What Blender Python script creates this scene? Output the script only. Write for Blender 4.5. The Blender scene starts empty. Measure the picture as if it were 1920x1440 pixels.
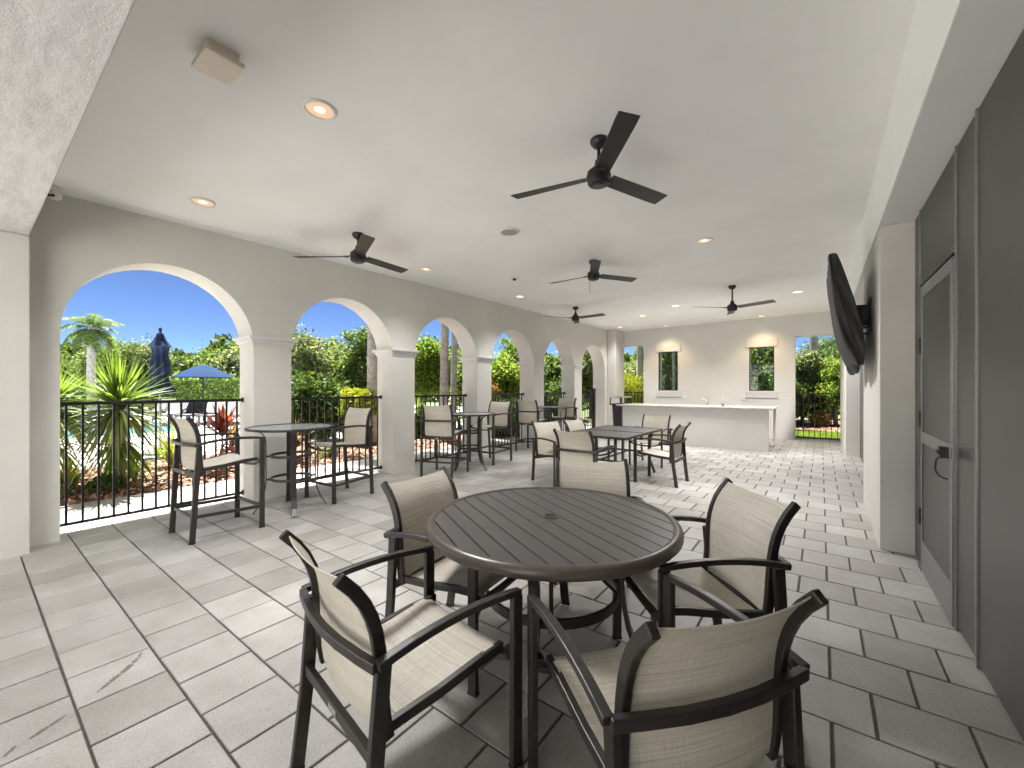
import bpy, bmesh, math, random
import numpy as np
from mathutils import Vector, Matrix

random.seed(7)
C = bpy.context.scene.collection
sc = bpy.context.scene
R = math.radians

# ------------------------------------------------------------------ camera, sky, sun, exposure
CAMH = 1.4
YAW = R(36.8)
cam_d = bpy.data.cameras.new('camera')
cam = bpy.data.objects.new('camera', cam_d)
C.objects.link(cam)
cam.location = (0, 0, CAMH)
cam.rotation_euler = (R(90), 0, YAW)
cam_d.sensor_width = 36
cam_d.lens = 774 / 1920 * 36
cam_d.shift_y = 7 / 1920
cam_d.clip_start = 0.05
cam_d.clip_end = 1000
sc.camera = cam

SUN_EL = R(63)
SUN_AZ_VEC = (-0.94, 0.34)            # horizontal direction towards the sun
world = bpy.data.worlds.new('World')
sc.world = world
world.use_nodes = True
wn = world.node_tree
for n in list(wn.nodes):
    wn.nodes.remove(n)
sky = wn.nodes.new('ShaderNodeTexSky')
sky.sky_type = 'NISHITA'
sky.sun_disc = False
sky.sun_elevation = SUN_EL
sky.sun_rotation = math.atan2(SUN_AZ_VEC[0], SUN_AZ_VEC[1])
sky.altitude = 1500
sky.air_density = 0.19
sky.dust_density = 0.0
sky.ozone_density = 3.5
bgn = wn.nodes.new('ShaderNodeBackground')
bgn.inputs['Strength'].default_value = 0.05
outn = wn.nodes.new('ShaderNodeOutputWorld')
wn.links.new(sky.outputs[0], bgn.inputs[0])
wn.links.new(bgn.outputs[0], outn.inputs[0])

sun_d = bpy.data.lights.new('sun', 'SUN')
sun_d.energy = 4.5
sun_d.angle = R(0.6)
sun_d.color = (1.0, 0.975, 0.94)
sun = bpy.data.objects.new('sun', sun_d)
C.objects.link(sun)
sv = Vector((SUN_AZ_VEC[0] * math.cos(SUN_EL), SUN_AZ_VEC[1] * math.cos(SUN_EL), math.sin(SUN_EL)))
sun.rotation_euler = sv.to_track_quat('Z', 'Y').to_euler()
sun.location = (-8, 10, 20)

sc.view_settings.view_transform = 'Standard'
sc.view_settings.look = 'None'
sc.view_settings.gamma = 1
sc.view_settings.exposure = 2.86
sc.render.engine = 'CYCLES'
sc.cycles.max_bounces = 10
sc.cycles.diffuse_bounces = 6
sc.cycles.glossy_bounces = 4
sc.cycles.transmission_bounces = 6
sc.cycles.transparent_max_bounces = 12
sc.cycles.use_denoising = True

FX, FY = -math.sin(YAW), math.cos(YAW)
RX, RY = math.cos(YAW), math.sin(YAW)


def project(x, y, z):
    d = FX * x + FY * y
    l = RX * x + RY * y
    if d < 0.1:
        return None
    return 960 + 774 * l / d, 727 - 774 * (z - CAMH) / d, d


def at(px, d):
    """a place on the ground d metres ahead of the viewpoint, in the direction of column px of the photograph"""
    l = (px - 960) / 774 * d
    return FX * d + RX * l, FY * d + RY * l


# ------------------------------------------------------------------ materials
MATS = {}


def new_mat(name):
    m = bpy.data.materials.new(name)
    m.use_nodes = True
    nt = m.node_tree
    b = nt.nodes['Principled BSDF']
    MATS[name] = m
    return m, nt, b


def N(nt, t, **kw):
    n = nt.nodes.new(t)
    for k, v in kw.items():
        if k in n.inputs.keys():
            n.inputs[k].default_value = v
        else:
            setattr(n, k, v)
    return n


def ramp(nt, fac, stops):
    r = nt.nodes.new('ShaderNodeValToRGB')
    e = r.color_ramp.elements
    while len(e) < len(stops):
        e.new(0.5)
    for i, (p, c) in enumerate(stops):
        e[i].position = p
        e[i].color = (*c, 1) if len(c) == 3 else c
    nt.links.new(fac, r.inputs[0])
    return r


def coords(nt, scale=(1, 1, 1), kind='Object'):
    tc = nt.nodes.new('ShaderNodeTexCoord')
    mp = nt.nodes.new('ShaderNodeMapping')
    mp.inputs['Scale'].default_value = scale
    nt.links.new(tc.outputs[kind], mp.inputs[0])
    return mp.outputs[0]


def bump(nt, b, h, strength=0.2, dist=0.01):
    bn = nt.nodes.new('ShaderNodeBump')
    bn.inputs['Strength'].default_value = strength
    bn.inputs['Distance'].default_value = dist
    nt.links.new(h, bn.inputs['Height'])
    nt.links.new(bn.outputs[0], b.inputs['Normal'])
    return bn


def mix(nt, fac, a, b2, blend='MIX'):
    m = nt.nodes.new('ShaderNodeMix')
    m.data_type = 'RGBA'
    m.blend_type = blend
    if isinstance(fac, (int, float)):
        m.inputs[0].default_value = fac
    else:
        nt.links.new(fac, m.inputs[0])
    for i, v in ((6, a), (7, b2)):
        if isinstance(v, tuple):
            m.inputs[i].default_value = (*v, 1) if len(v) == 3 else v
        else:
            nt.links.new(v, m.inputs[i])
    return m.outputs[2]


def mat_plain(name, col, rough=0.5, metal=0.0, noise=0.06, nscale=30, bumps=0.0, spec=None):
    m, nt, b = new_mat(name)
    co = coords(nt)
    no = N(nt, 'ShaderNodeTexNoise', Scale=nscale, Detail=4.0)
    nt.links.new(co, no.inputs['Vector'])
    c0 = tuple(max(0, v * (1 - noise)) for v in col)
    c1 = tuple(min(1, v * (1 + noise)) for v in col)
    r = ramp(nt, no.outputs[0], [(0.3, c0), (0.7, c1)])
    nt.links.new(r.outputs[0], b.inputs['Base Color'])
    b.inputs['Roughness'].default_value = rough
    b.inputs['Metallic'].default_value = metal
    if spec is not None:
        b.inputs['Specular IOR Level'].default_value = spec
    if bumps:
        bump(nt, b, no.outputs[0], bumps, 0.004)
    return m


def mat_stucco(name, col, fine=140, strength=0.25, dirt=0.0, blotch=0.05, specks=True):
    m, nt, b = new_mat(name)
    co = coords(nt)
    big = N(nt, 'ShaderNodeTexNoise', Scale=1.3, Detail=5.0, Roughness=0.6)
    nt.links.new(co, big.inputs['Vector'])
    r = ramp(nt, big.outputs[0], [(0.3, tuple(v * (1 - blotch) for v in col)), (0.7, tuple(min(1, v * (1 + blotch * 0.6)) for v in col))])
    out = r.outputs[0]
    # small specks and scuffs
    sp = N(nt, 'ShaderNodeTexNoise', Scale=17.0, Detail=2.0)
    nt.links.new(co, sp.inputs['Vector'])
    rs = ramp(nt, sp.outputs[0], [(0.25, (1, 1, 1)), (0.27, (0, 0, 0))])
    if specks:
        out = mix(nt, rs.outputs[0], out, tuple(v * 0.85 for v in col))
    if dirt:
        st = coords(nt, (1.1, 5, 5))
        dn = N(nt, 'ShaderNodeTexNoise', Scale=2.2, Detail=8.0, Roughness=0.75)
        nt.links.new(st, dn.inputs['Vector'])
        rd = ramp(nt, dn.outputs[0], [(0.42, (0, 0, 0)), (0.66, (dirt, dirt, dirt))])
        out = mix(nt, rd.outputs[0], out, tuple(v * 0.55 for v in col))
    nt.links.new(out, b.inputs['Base Color'])
    b.inputs['Roughness'].default_value = 0.75
    b.inputs['Specular IOR Level'].default_value = 0.3
    f = N(nt, 'ShaderNodeTexNoise', Scale=float(fine), Detail=3.0, Roughness=0.7)
    nt.links.new(co, f.inputs['Vector'])
    bump(nt, b, f.outputs[0], strength, 0.004)
    return m


def mat_tile(name, island):
    m, nt, b = new_mat(name)
    if island:
        g = nt.nodes.new('ShaderNodeNewGeometry')
        rnd = g.outputs['Random Per Island']
        geo = nt.nodes.new('ShaderNodeNewGeometry')
        vec = geo.outputs['Position']
    else:
        g = nt.nodes.new('ShaderNodeObjectInfo')
        rnd = g.outputs['Random']
        geo = nt.nodes.new('ShaderNodeNewGeometry')
        vec = geo.outputs['Position']
    base = ramp(nt, rnd, [(0.0, (0.335, 0.322, 0.297)), (0.5, (0.39, 0.378, 0.355)), (1.0, (0.45, 0.438, 0.415))])
    n1 = N(nt, 'ShaderNodeTexNoise', Scale=3.0, Detail=6.0, Roughness=0.65)
    nt.links.new(vec, n1.inputs['Vector'])
    r1 = ramp(nt, n1.outputs[0], [(0.32, (0.80, 0.78, 0.75)), (0.66, (1.06, 1.06, 1.06))])
    c = mix(nt, 1.0, base.outputs[0], r1.outputs[0], 'MULTIPLY')
    # grain and pits
    mp = N(nt, 'ShaderNodeMapping')
    mp.inputs['Rotation'].default_value = (0, 0, 0.5)
    mp.inputs['Scale'].default_value = (1, 1.5, 1)
    nt.links.new(vec, mp.inputs[0])
    n2 = N(nt, 'ShaderNodeTexNoise', Scale=85.0, Detail=6.0, Roughness=0.7)
    nt.links.new(mp.outputs[0], n2.inputs['Vector'])
    pit = ramp(nt, n2.outputs[0], [(0.30, (0.60, 0.59, 0.58)), (0.50, (0.97, 0.97, 0.97)), (0.7, (1.12, 1.12, 1.12))])
    c = mix(nt, 0.8, c, mix(nt, 1.0, c, pit.outputs[0], 'MULTIPLY'))
    # a few dark stains
    n3 = N(nt, 'ShaderNodeTexNoise', Scale=9.0, Detail=3.0)
    nt.links.new(vec, n3.inputs['Vector'])
    st = ramp(nt, n3.outputs[0], [(0.72, (0, 0, 0)), (0.8, (0.5, 0.5, 0.5))])
    c = mix(nt, st.outputs[0], c, (0.2, 0.18, 0.15))
    nt.links.new(c, b.inputs['Base Color'])
    rr = ramp(nt, n1.outputs[0], [(0.3, (0.36,) * 3), (0.7, (0.5,) * 3)])
    nt.links.new(rr.outputs[0], b.inputs['Roughness'])
    b.inputs['Specular IOR Level'].default_value = 0.5
    bump(nt, b, n2.outputs[0], 0.5, 0.004)
    return m


def mat_sling(name, sc3):
    m, nt, b = new_mat(name)
    oi = nt.nodes.new('ShaderNodeObjectInfo')
    tc = nt.nodes.new('ShaderNodeTexCoord')
    add = N(nt, 'ShaderNodeVectorMath', operation='ADD')
    sclr = N(nt, 'ShaderNodeVectorMath', operation='SCALE')
    comb = N(nt, 'ShaderNodeCombineXYZ')
    nt.links.new(oi.outputs['Random'], comb.inputs[0])
    nt.links.new(oi.outputs['Random'], comb.inputs[2])
    nt.links.new(comb.outputs[0], sclr.inputs[0])
    sclr.inputs['Scale'].default_value = 13.0
    nt.links.new(tc.outputs['Object'], add.inputs[0])
    nt.links.new(sclr.outputs[0], add.inputs[1])
    mp = N(nt, 'ShaderNodeMapping')
    mp.inputs['Scale'].default_value = sc3      # threads run across the chair
    nt.links.new(add.outputs[0], mp.inputs[0])
    n1 = N(nt, 'ShaderNodeTexNoise', Scale=1.0, Detail=4.0, Roughness=0.6)
    nt.links.new(mp.outputs[0], n1.inputs['Vector'])
    r = ramp(nt, n1.outputs[0], [(0.25, (0.50, 0.455, 0.375)), (0.46, (0.70, 0.655, 0.565)), (0.70, (0.83, 0.80, 0.72))])
    n2 = N(nt, 'ShaderNodeTexNoise', Scale=2.5, Detail=3.0)
    nt.links.new(add.outputs[0], n2.inputs['Vector'])
    r2 = ramp(nt, n2.outputs[0], [(0.3, (0.88, 0.86, 0.82)), (0.7, (1.05, 1.05, 1.05))])
    c = mix(nt, 1.0, r.outputs[0], r2.outputs[0], 'MULTIPLY')
    mp2 = N(nt, 'ShaderNodeMapping')
    mp2.inputs['Scale'].default_value = (300, 20, 20)
    nt.links.new(add.outputs[0], mp2.inputs[0])
    n3 = N(nt, 'ShaderNodeTexNoise', Scale=1.0, Detail=1.0)
    nt.links.new(mp2.outputs[0], n3.inputs['Vector'])
    r3 = ramp(nt, n3.outputs[0], [(0.3, (0.9, 0.9, 0.9)), (0.7, (1.05, 1.05, 1.05))])
    c = mix(nt, 1.0, c, r3.outputs[0], 'MULTIPLY')
    nt.links.new(c, b.inputs['Base Color'])
    b.inputs['Roughness'].default_value = 0.6
    bump(nt, b, n1.outputs[0], 0.35, 0.002)
    tr = nt.nodes.new('ShaderNodeBsdfTranslucent')
    nt.links.new(c, tr.inputs[0])
    ms = nt.nodes.new('ShaderNodeMixShader')
    ms.inputs[0].default_value = 0.22
    o = nt.nodes['Material Output']
    nt.links.new(b.outputs[0], ms.inputs[1])
    nt.links.new(tr.outputs[0], ms.inputs[2])
    nt.links.new(ms.outputs[0], o.inputs[0])
    return m


def mat_leaf(name, c_dark, c_mid, c_light, trans=0.35, rough=0.45):
    m, nt, b = new_mat(name)
    g = nt.nodes.new('ShaderNodeNewGeometry')
    r = ramp(nt, g.outputs['Random Per Island'], [(0.0, c_dark), (0.5, c_mid), (1.0, c_light)])
    co = coords(nt)
    no = N(nt, 'ShaderNodeTexNoise', Scale=1.4, Detail=3.0)
    nt.links.new(co, no.inputs['Vector'])
    r2 = ramp(nt, no.outputs[0], [(0.35, (0.72, 0.78, 0.8)), (0.65, (1.2, 1.15, 1.0))])
    c = mix(nt, 1.0, r.outputs[0], r2.outputs[0], 'MULTIPLY')
    nt.links.new(c, b.inputs['Base Color'])
    b.inputs['Roughness'].default_value = rough
    b.inputs['Specular IOR Level'].default_value = 0.08
    tr = nt.nodes.new('ShaderNodeBsdfTranslucent')
    tc_ = mix(nt, 1.0, c, (1.25, 1.3, 0.6), 'MULTIPLY')
    nt.links.new(tc_, tr.inputs[0])
    ms = nt.nodes.new('ShaderNodeMixShader')
    ms.inputs[0].default_value = trans
    o = nt.nodes['Material Output']
    nt.links.new(b.outputs[0], ms.inputs[1])
    nt.links.new(tr.outputs[0], ms.inputs[2])
    nt.links.new(ms.outputs[0], o.inputs[0])
    return m


WALL = (0.62, 0.605, 0.56)
mat_stucco('wall_paint', WALL, 120, 0.35, blotch=0.07)
mat_stucco('wall_paint_lit', (0.70, 0.69, 0.655), 120, 0.22)  # wall_paint lightened: the light on the far wall put into the colour
mat_stucco('wall_paint_shaded', (0.56, 0.55, 0.515), 120, 0.35, blotch=0.07)  # wall_paint darkened: shade on the near pier put into the colour
mat_stucco('ceiling_paint', (0.88, 0.885, 0.88), 110, 0.3, blotch=0.045, specks=False)
mat_stucco('beam_stucco', (0.62, 0.62, 0.615), 90, 1.0, dirt=0.62, blotch=0.08)
mat_stucco('trim_paint', (0.62, 0.61, 0.60), 90, 0.25)
mat_stucco('wall_paint_bright_lit', (0.88, 0.885, 0.87), 160, 0.1, blotch=0.03, specks=False)  # wall_paint lightened: light the header catches from the arches, in the colour
mat_tile('floor_tile', False)
mat_tile('floor_tile_joined', True)
mat_plain('grout', (0.085, 0.072, 0.06), 0.9, noise=0.3, nscale=60)
mat_plain('dark_metal', (0.024, 0.020, 0.017), 0.38, 0.0, 0.2, 60, 0.05, spec=0.6)
mat_plain('rail_metal', (0.006, 0.006, 0.006), 0.42, 0.0, 0.2, 60, 0.08, spec=0.5)
mat_plain('fan_black', (0.012, 0.0115, 0.0115), 0.4, 0.0, 0.15, 40)
mat_plain('table_metal', (0.072, 0.066, 0.063), 0.36, 0.0, 0.12, 25, 0.06, spec=0.55)
mat_plain('rim_metal', (0.075, 0.060, 0.049), 0.33, 0.0, 0.15, 30, 0.05, spec=0.55)
mat_plain('plastic_black', (0.012, 0.012, 0.012), 0.5)
mat_plain('bright_metal', (0.55, 0.55, 0.54), 0.32, 0.9, 0.08)
mat_plain('aluminium', (0.24, 0.24, 0.235), 0.4, 0.5, 0.08)
mat_plain('white_plastic', (0.75, 0.74, 0.71), 0.45, 0, 0.03)
mat_plain('cream_plastic', (0.74, 0.66, 0.55), 0.5, 0, 0.04)
mat_plain('speaker_grille', (0.33, 0.32, 0.30), 0.6, 0, 0.1, 400, 0.4)
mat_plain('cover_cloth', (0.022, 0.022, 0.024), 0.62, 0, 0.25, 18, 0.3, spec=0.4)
mat_plain('deck_concrete', (0.55, 0.535, 0.51), 0.75, 0, 0.1, 4, 0.2)
mat_plain('roof_plaster', (0.6, 0.58, 0.54), 0.8, 0, 0.05)
mat_plain('soil', (0.10, 0.075, 0.055), 0.9, 0, 0.4, 6, 0.6)
mat_plain('grass_ground', (0.09, 0.13, 0.03), 0.9, 0, 0.5, 12, 0.6)
mat_plain('umbrella_cloth', (0.030, 0.048, 0.10), 0.85, 0, 0.15, 12, 0.2, spec=0.05)
mat_plain('umbrella_open_cloth', (0.018, 0.040, 0.095), 0.85, 0, 0.1, 12, 0.1, spec=0.03)
mat_plain('lounger_sling', (0.075, 0.07, 0.065), 0.7, 0, 0.1, 40)
mat_plain('lounger_frame', (0.12, 0.115, 0.11), 0.4, 0, 0.05)
mat_plain('palm_bark', (0.40, 0.375, 0.35), 0.85, 0, 0.3, 9, 0.8)
mat_plain('bark', (0.17, 0.14, 0.11), 0.9, 0, 0.4, 12, 0.9)
mat_plain('stand_grey', (0.04, 0.04, 0.042), 0.5)
mat_sling('sling_seat', (2.2, 330, 6))
mat_sling('sling_back', (2.2, 6, 330))

# screen mesh cloth
m, nt, b = new_mat('screen_mesh')
co = coords(nt)
no = N(nt, 'ShaderNodeTexNoise', Scale=0.9, Detail=5.0)
nt.links.new(co, no.inputs['Vector'])
r = ramp(nt, no.outputs[0], [(0.3, (0.032, 0.031, 0.029)), (0.7, (0.062, 0.061, 0.058))])
nt.links.new(r.outputs[0], b.inputs['Base Color'])
b.inputs['Roughness'].default_value = 0.33
b.inputs['Specular IOR Level'].default_value = 0.35
wv = N(nt, 'ShaderNodeTexNoise', Scale=500.0, Detail=0.0)
nt.links.new(co, wv.inputs['Vector'])
bump(nt, b, wv.outputs[0], 0.3, 0.001)

# granite
m, nt, b = new_mat('granite')
co = coords(nt)
no = N(nt, 'ShaderNodeTexNoise', Scale=38.0, Detail=5.0, Roughness=0.8)
nt.links.new(co, no.inputs['Vector'])
r = ramp(nt, no.outputs[0], [(0.36, (0.10, 0.09, 0.085)), (0.45, (0.42, 0.40, 0.37)), (0.6, (0.66, 0.64, 0.60))])
nt.links.new(r.outputs[0], b.inputs['Base Color'])
b.inputs['Roughness'].default_value = 0.15

# glass of bar table tops and windows
m, nt, b = new_mat('table_glass')
b.inputs['Base Color'].default_value = (0.55, 0.6, 0.6, 1)
b.inputs['Roughness'].default_value = 0.22
b.inputs['Transmission Weight'].default_value = 0.55
b.inputs['IOR'].default_value = 1.45
co = coords(nt)
no = N(nt, 'ShaderNodeTexNoise', Scale=120.0, Detail=1.0)
nt.links.new(co, no.inputs['Vector'])
bump(nt, b, no.outputs[0], 0.25, 0.002)

m, nt, b = new_mat('window_glass')
for n_ in list(nt.nodes):
    if n_.type == 'BSDF_PRINCIPLED':
        nt.nodes.remove(n_)
tp = N(nt, 'ShaderNodeBsdfTransparent')
tp.inputs[0].default_value = (0.92, 0.98, 0.95, 1)
gl = N(nt, 'ShaderNodeBsdfGlossy')
gl.inputs['Roughness'].default_value = 0.03
fr = N(nt, 'ShaderNodeFresnel', IOR=1.5)
ms = N(nt, 'ShaderNodeMixShader')
nt.links.new(fr.outputs[0], ms.inputs[0])
nt.links.new(tp.outputs[0], ms.inputs[1])
nt.links.new(gl.outputs[0], ms.inputs[2])
nt.links.new(ms.outputs[0], nt.nodes['Material Output'].inputs[0])

# lamp diffuser
m, nt, b = new_mat('lamp_glow')
b.inputs['Base Color'].default_value = (0.6, 0.48, 0.36, 1)
b.inputs['Emission Color'].default_value = (1.0, 0.62, 0.36, 1)
b.inputs['Emission Strength'].default_value = 0.075
m, nt, b = new_mat('lamp_bulb')
b.inputs['Base Color'].default_value = (0.9, 0.85, 0.7, 1)
b.inputs['Emission Color'].default_value = (1.0, 0.82, 0.5, 1)
b.inputs['Emission Strength'].default_value = 0.30

# pool water
m, nt, b = new_mat('pool_water')
b.inputs['Base Color'].default_value = (0.12, 0.38, 0.50, 1)
b.inputs['Roughness'].default_value = 0.06
b.inputs['IOR'].default_value = 1.33
co = coords(nt)
no = N(nt, 'ShaderNodeTexNoise', Scale=5.0, Detail=3.0)
nt.links.new(co, no.inputs['Vector'])
bump(nt, b, no.outputs[0], 0.25, 0.05)

# mulch
m, nt, b = new_mat('mulch_chip')
g = nt.nodes.new('ShaderNodeNewGeometry')
r = ramp(nt, g.outputs['Random Per Island'], [(0.0, (0.12, 0.055, 0.03)), (0.5, (0.30, 0.15, 0.085)), (1.0, (0.50, 0.30, 0.19))])
nt.links.new(r.outputs[0], b.inputs['Base Color'])
b.inputs['Roughness'].default_value = 0.9

mat_leaf('leaf_green', (0.06, 0.10, 0.03), (0.12, 0.175, 0.06), (0.22, 0.26, 0.12), 0.42)
mat_leaf('leaf_grey', (0.08, 0.105, 0.055), (0.17, 0.20, 0.12), (0.31, 0.33, 0.23), 0.4)
mat_leaf('leaf_bright', (0.08, 0.14, 0.025), (0.16, 0.23, 0.05), (0.27, 0.32, 0.09), 0.5)
mat_leaf('leaf_yellow', (0.14, 0.18, 0.015), (0.28, 0.30, 0.03), (0.42, 0.40, 0.07))
mat_leaf('leaf_dark', (0.03, 0.06, 0.015), (0.065, 0.11, 0.028), (0.13, 0.17, 0.06))
mat_leaf('leaf_yucca', (0.09, 0.15, 0.03), (0.155, 0.225, 0.045), (0.23, 0.29, 0.10), 0.42)
mat_leaf('leaf_yucca_old', (0.10, 0.13, 0.05), (0.18, 0.22, 0.09), (0.32, 0.34, 0.2), 0.3)
mat_leaf('leaf_red', (0.06, 0.025, 0.02), (0.18, 0.02, 0.03), (0.33, 0.12, 0.09), 0.35)
mat_leaf('leaf_pink', (0.10, 0.06, 0.04), (0.22, 0.11, 0.09), (0.30, 0.24, 0.17), 0.3)
mat_leaf('leaf_orange', (0.22, 0.12, 0.03), (0.38, 0.22, 0.06), (0.45, 0.34, 0.14), 0.3)
mat_leaf('palm_leaf', (0.05, 0.09, 0.03), (0.10, 0.15, 0.06), (0.2, 0.25, 0.12), 0.3)
mat_leaf('dry_leaf', (0.25, 0.19, 0.11), (0.4, 0.32, 0.2), (0.5, 0.43, 0.3), 0.2)


# ------------------------------------------------------------------ mesh helpers
class MB:
    """collects pieces and builds them as ONE mesh object"""
    def __init__(s):
        s.v = []
        s.f = []

    def add(s, v, f):
        o = len(s.v)
        s.v += [tuple(p) for p in v]
        s.f += [tuple(i + o for i in q) for q in f]
        return s

    def box(s, x0, x1, y0, y1, z0, z1):
        v = [(x0, y0, z0), (x1, y0, z0), (x1, y1, z0), (x0, y1, z0), (x0, y0, z1), (x1, y0, z1), (x1, y1, z1), (x0, y1, z1)]
        return s.add(v, [(0, 3, 2, 1), (4, 5, 6, 7), (0, 1, 5, 4), (1, 2, 6, 5), (2, 3, 7, 6), (3, 0, 4, 7)])

    def sweep(s, path, a, bw, axis):
        """rectangular bar along path; a = size along the fixed axis, bw = size across it"""
        path = [Vector(p) for p in path]
        ax = Vector(axis).normalized()
        n = len(path)
        rings = []
        for i in range(n):
            if i == 0:
                t = (path[1] - path[0]).normalized(); k = 1
            elif i == n - 1:
                t = (path[-1] - path[-2]).normalized(); k = 1
            else:
                t0 = (path[i] - path[i - 1]).normalized(); t1 = (path[i + 1] - path[i]).normalized()
                t = (t0 + t1).normalized()
                k = 1 / max(0.35, t.dot(t1))
            sd = t.cross(ax)
            sd.normalize()
            up = ax
            hs = sd * (bw / 2 * k)
            ha = up * (a / 2)
            rings.append([path[i] + hs + ha, path[i] - hs + ha, path[i] - hs - ha, path[i] + hs - ha])
        v = [p for r_ in rings for p in r_]
        f = []
        for i in range(n - 1):
            for j in range(4):
                a0 = i * 4 + j; a1 = i * 4 + (j + 1) % 4
                f.append((a0, a0 + 4, a1 + 4, a1))
        f.append((0, 1, 2, 3)); e = (n - 1) * 4; f.append((e + 3, e + 2, e + 1, e))
        return s.add(v, f)

    def tube(s, path, r, n=8, cap=True):
        path = [Vector(p) for p in path]
        rs = r if isinstance(r, (list, tuple)) else [r] * len(path)
        v = []; f = []
        up0 = None
        for i, p in enumerate(path):
            t = (path[min(i + 1, len(path) - 1)] - path[max(i - 1, 0)]).normalized()
            if up0 is None:
                up0 = Vector((0, 0, 1)) if abs(t.z) < 0.9 else Vector((1, 0, 0))
            sd = t.cross(up0).normalized(); up = sd.cross(t).normalized()
            up0 = up
            for k in range(n):
                q = 2 * math.pi * k / n
                v.append(p + (sd * math.cos(q) + up * math.sin(q)) * rs[i])
        for i in range(len(path) - 1):
            for k in range(n):
                a = i * n + k; b_ = i * n + (k + 1) % n
                f.append((a, b_, b_ + n, a + n))
        if cap:
            f.append(tuple(range(n - 1, -1, -1)))
            f.append(tuple(range((len(path) - 1) * n, len(path) * n)))
        return s.add(v, f)

    def lathe(s, prof, n=24, c=(0, 0, 0), closed=False):
        v = []; f = []
        for (r_, z) in prof:
            for k in range(n):
                q = 2 * math.pi * k / n
                v.append((c[0] + r_ * math.cos(q), c[1] + r_ * math.sin(q), c[2] + z))
        m_ = len(prof)
        rng = range(m_) if closed else range(m_ - 1)
        for i in rng:
            i2 = (i + 1) % m_
            for k in range(n):
                a = i * n + k; b_ = i * n + (k + 1) % n
                f.append((a, b_, i2 * n + (k + 1) % n, i2 * n + k))
        if not closed:
            if prof[0][0] > 1e-4:
                f.append(tuple(range(n - 1, -1, -1)))
            if prof[-1][0] > 1e-4:
                f.append(tuple(range((m_ - 1) * n, m_ * n)))
        return s.add(v, f)

    def mesh(s, name, mat, smooth=None):
        me = bpy.data.meshes.new(name)
        me.from_pydata(s.v, [], s.f)
        me.validate()
        bm = bmesh.new(); bm.from_mesh(me)
        bmesh.ops.remove_doubles(bm, verts=bm.verts, dist=1e-5)
        bmesh.ops.recalc_face_normals(bm, faces=bm.faces)
        bm.to_mesh(me); bm.free()
        if smooth is not None:
            for p in me.polygons:
                p.use_smooth = True
            me.set_sharp_from_angle(angle=R(smooth))
        if mat:
            me.materials.append(MATS[mat])
        return me

    def build(s, name, mat, parent=None, smooth=None, bevel=0.0, loc=None):
        me = s.mesh(name, mat, smooth)
        o = bpy.data.objects.new(name, me)
        C.objects.link(o)
        if parent:
            o.parent = parent
        if loc:
            o.location = loc
        if bevel:
            md = o.modifiers.new('bevel', 'BEVEL')
            md.width = bevel; md.segments = 2; md.limit_method = 'ANGLE'; md.angle_limit = R(40)
            md.harden_normals = False
        return o


def np_mesh(name, verts, faces_per, nf, mat, parent=None, loc=None, smooth=False):
    """verts (n,3) where every faces_per consecutive verts make one face"""
    me = bpy.data.meshes.new(name)
    nv = len(verts)
    me.vertices.add(nv)
    me.vertices.foreach_set('co', verts.astype(np.float32).ravel())
    me.loops.add(nv)
    me.loops.foreach_set('vertex_index', np.arange(nv, dtype=np.int32))
    me.polygons.add(nf)
    me.polygons.foreach_set('loop_start', np.arange(0, nv, faces_per, dtype=np.int32))
    me.polygons.foreach_set('loop_total', np.full(nf, faces_per, dtype=np.int32))
    me.update(calc_edges=True)
    me.materials.append(MATS[mat])
    o = bpy.data.objects.new(name, me)
    C.objects.link(o)
    if parent:
        o.parent = parent
    if loc:
        o.location = loc
    return o


def tag(o, label=None, cat=None, group=None, kind=None):
    if label: o['label'] = label
    if cat: o['category'] = cat
    if group: o['group'] = group
    if kind: o['kind'] = kind
    return o


def thing(name, label, cat, loc=(0, 0, 0), rz=0, group=None):
    o = bpy.data.objects.new(name, None)
    o.empty_display_size = 0.2
    C.objects.link(o)
    o.location = loc
    o.rotation_euler = (0, 0, rz)
    return tag(o, label, cat, group)


CH = {}


def children_of(o):
    return [c for c in CHILD_INDEX.get(o.name, [])]


CHILD_INDEX = {}


def index_children():
    CHILD_INDEX.clear()
    for o in C.objects:
        if o.parent:
            CHILD_INDEX.setdefault(o.parent.name, []).append(o)


def dup(root, loc, rz, label, group=None, cat=None):
    def rec(o, par):
        c = o.copy(); C.objects.link(c)
        if par: c.parent = par
        for ch in CHILD_INDEX.get(o.name, []):
            rec(ch, c)
        return c
    r_ = rec(root, None)
    r_.location = loc; r_.rotation_euler = (0, 0, rz)
    r_['label'] = label
    if group: r_['group'] = group
    return r_


# ------------------------------------------------------------------ ceiling height (slightly uneven, as in the photograph)
def cz(X, Y):
    u = (X + 5.55) / 5.95; v = Y / 13.33
    return (1 - u) * ((1 - v) * 3.16 + v * 3.28) + u * ((1 - v) * 3.42 + v * 3.36)


# ================================================================== GROUND AND FLOOR
g = MB().box(-120, 60, -60, 120, -0.6, -0.08)
tag(g.build('ground', 'grass_ground'), kind='structure')

# paved floor of the porch
XW, XR = -5.55, 0.617          # arcade wall inner face, right wall line
PX, PY = 0.3085, 0.3144
Y0 = 0.302
JT = 0.010                     # joint width
sub = MB().box(-5.97, 1.2, -3.2, 14.5, -0.075, -0.007).build('floor', 'grout')
tag(sub, kind='structure')


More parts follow.
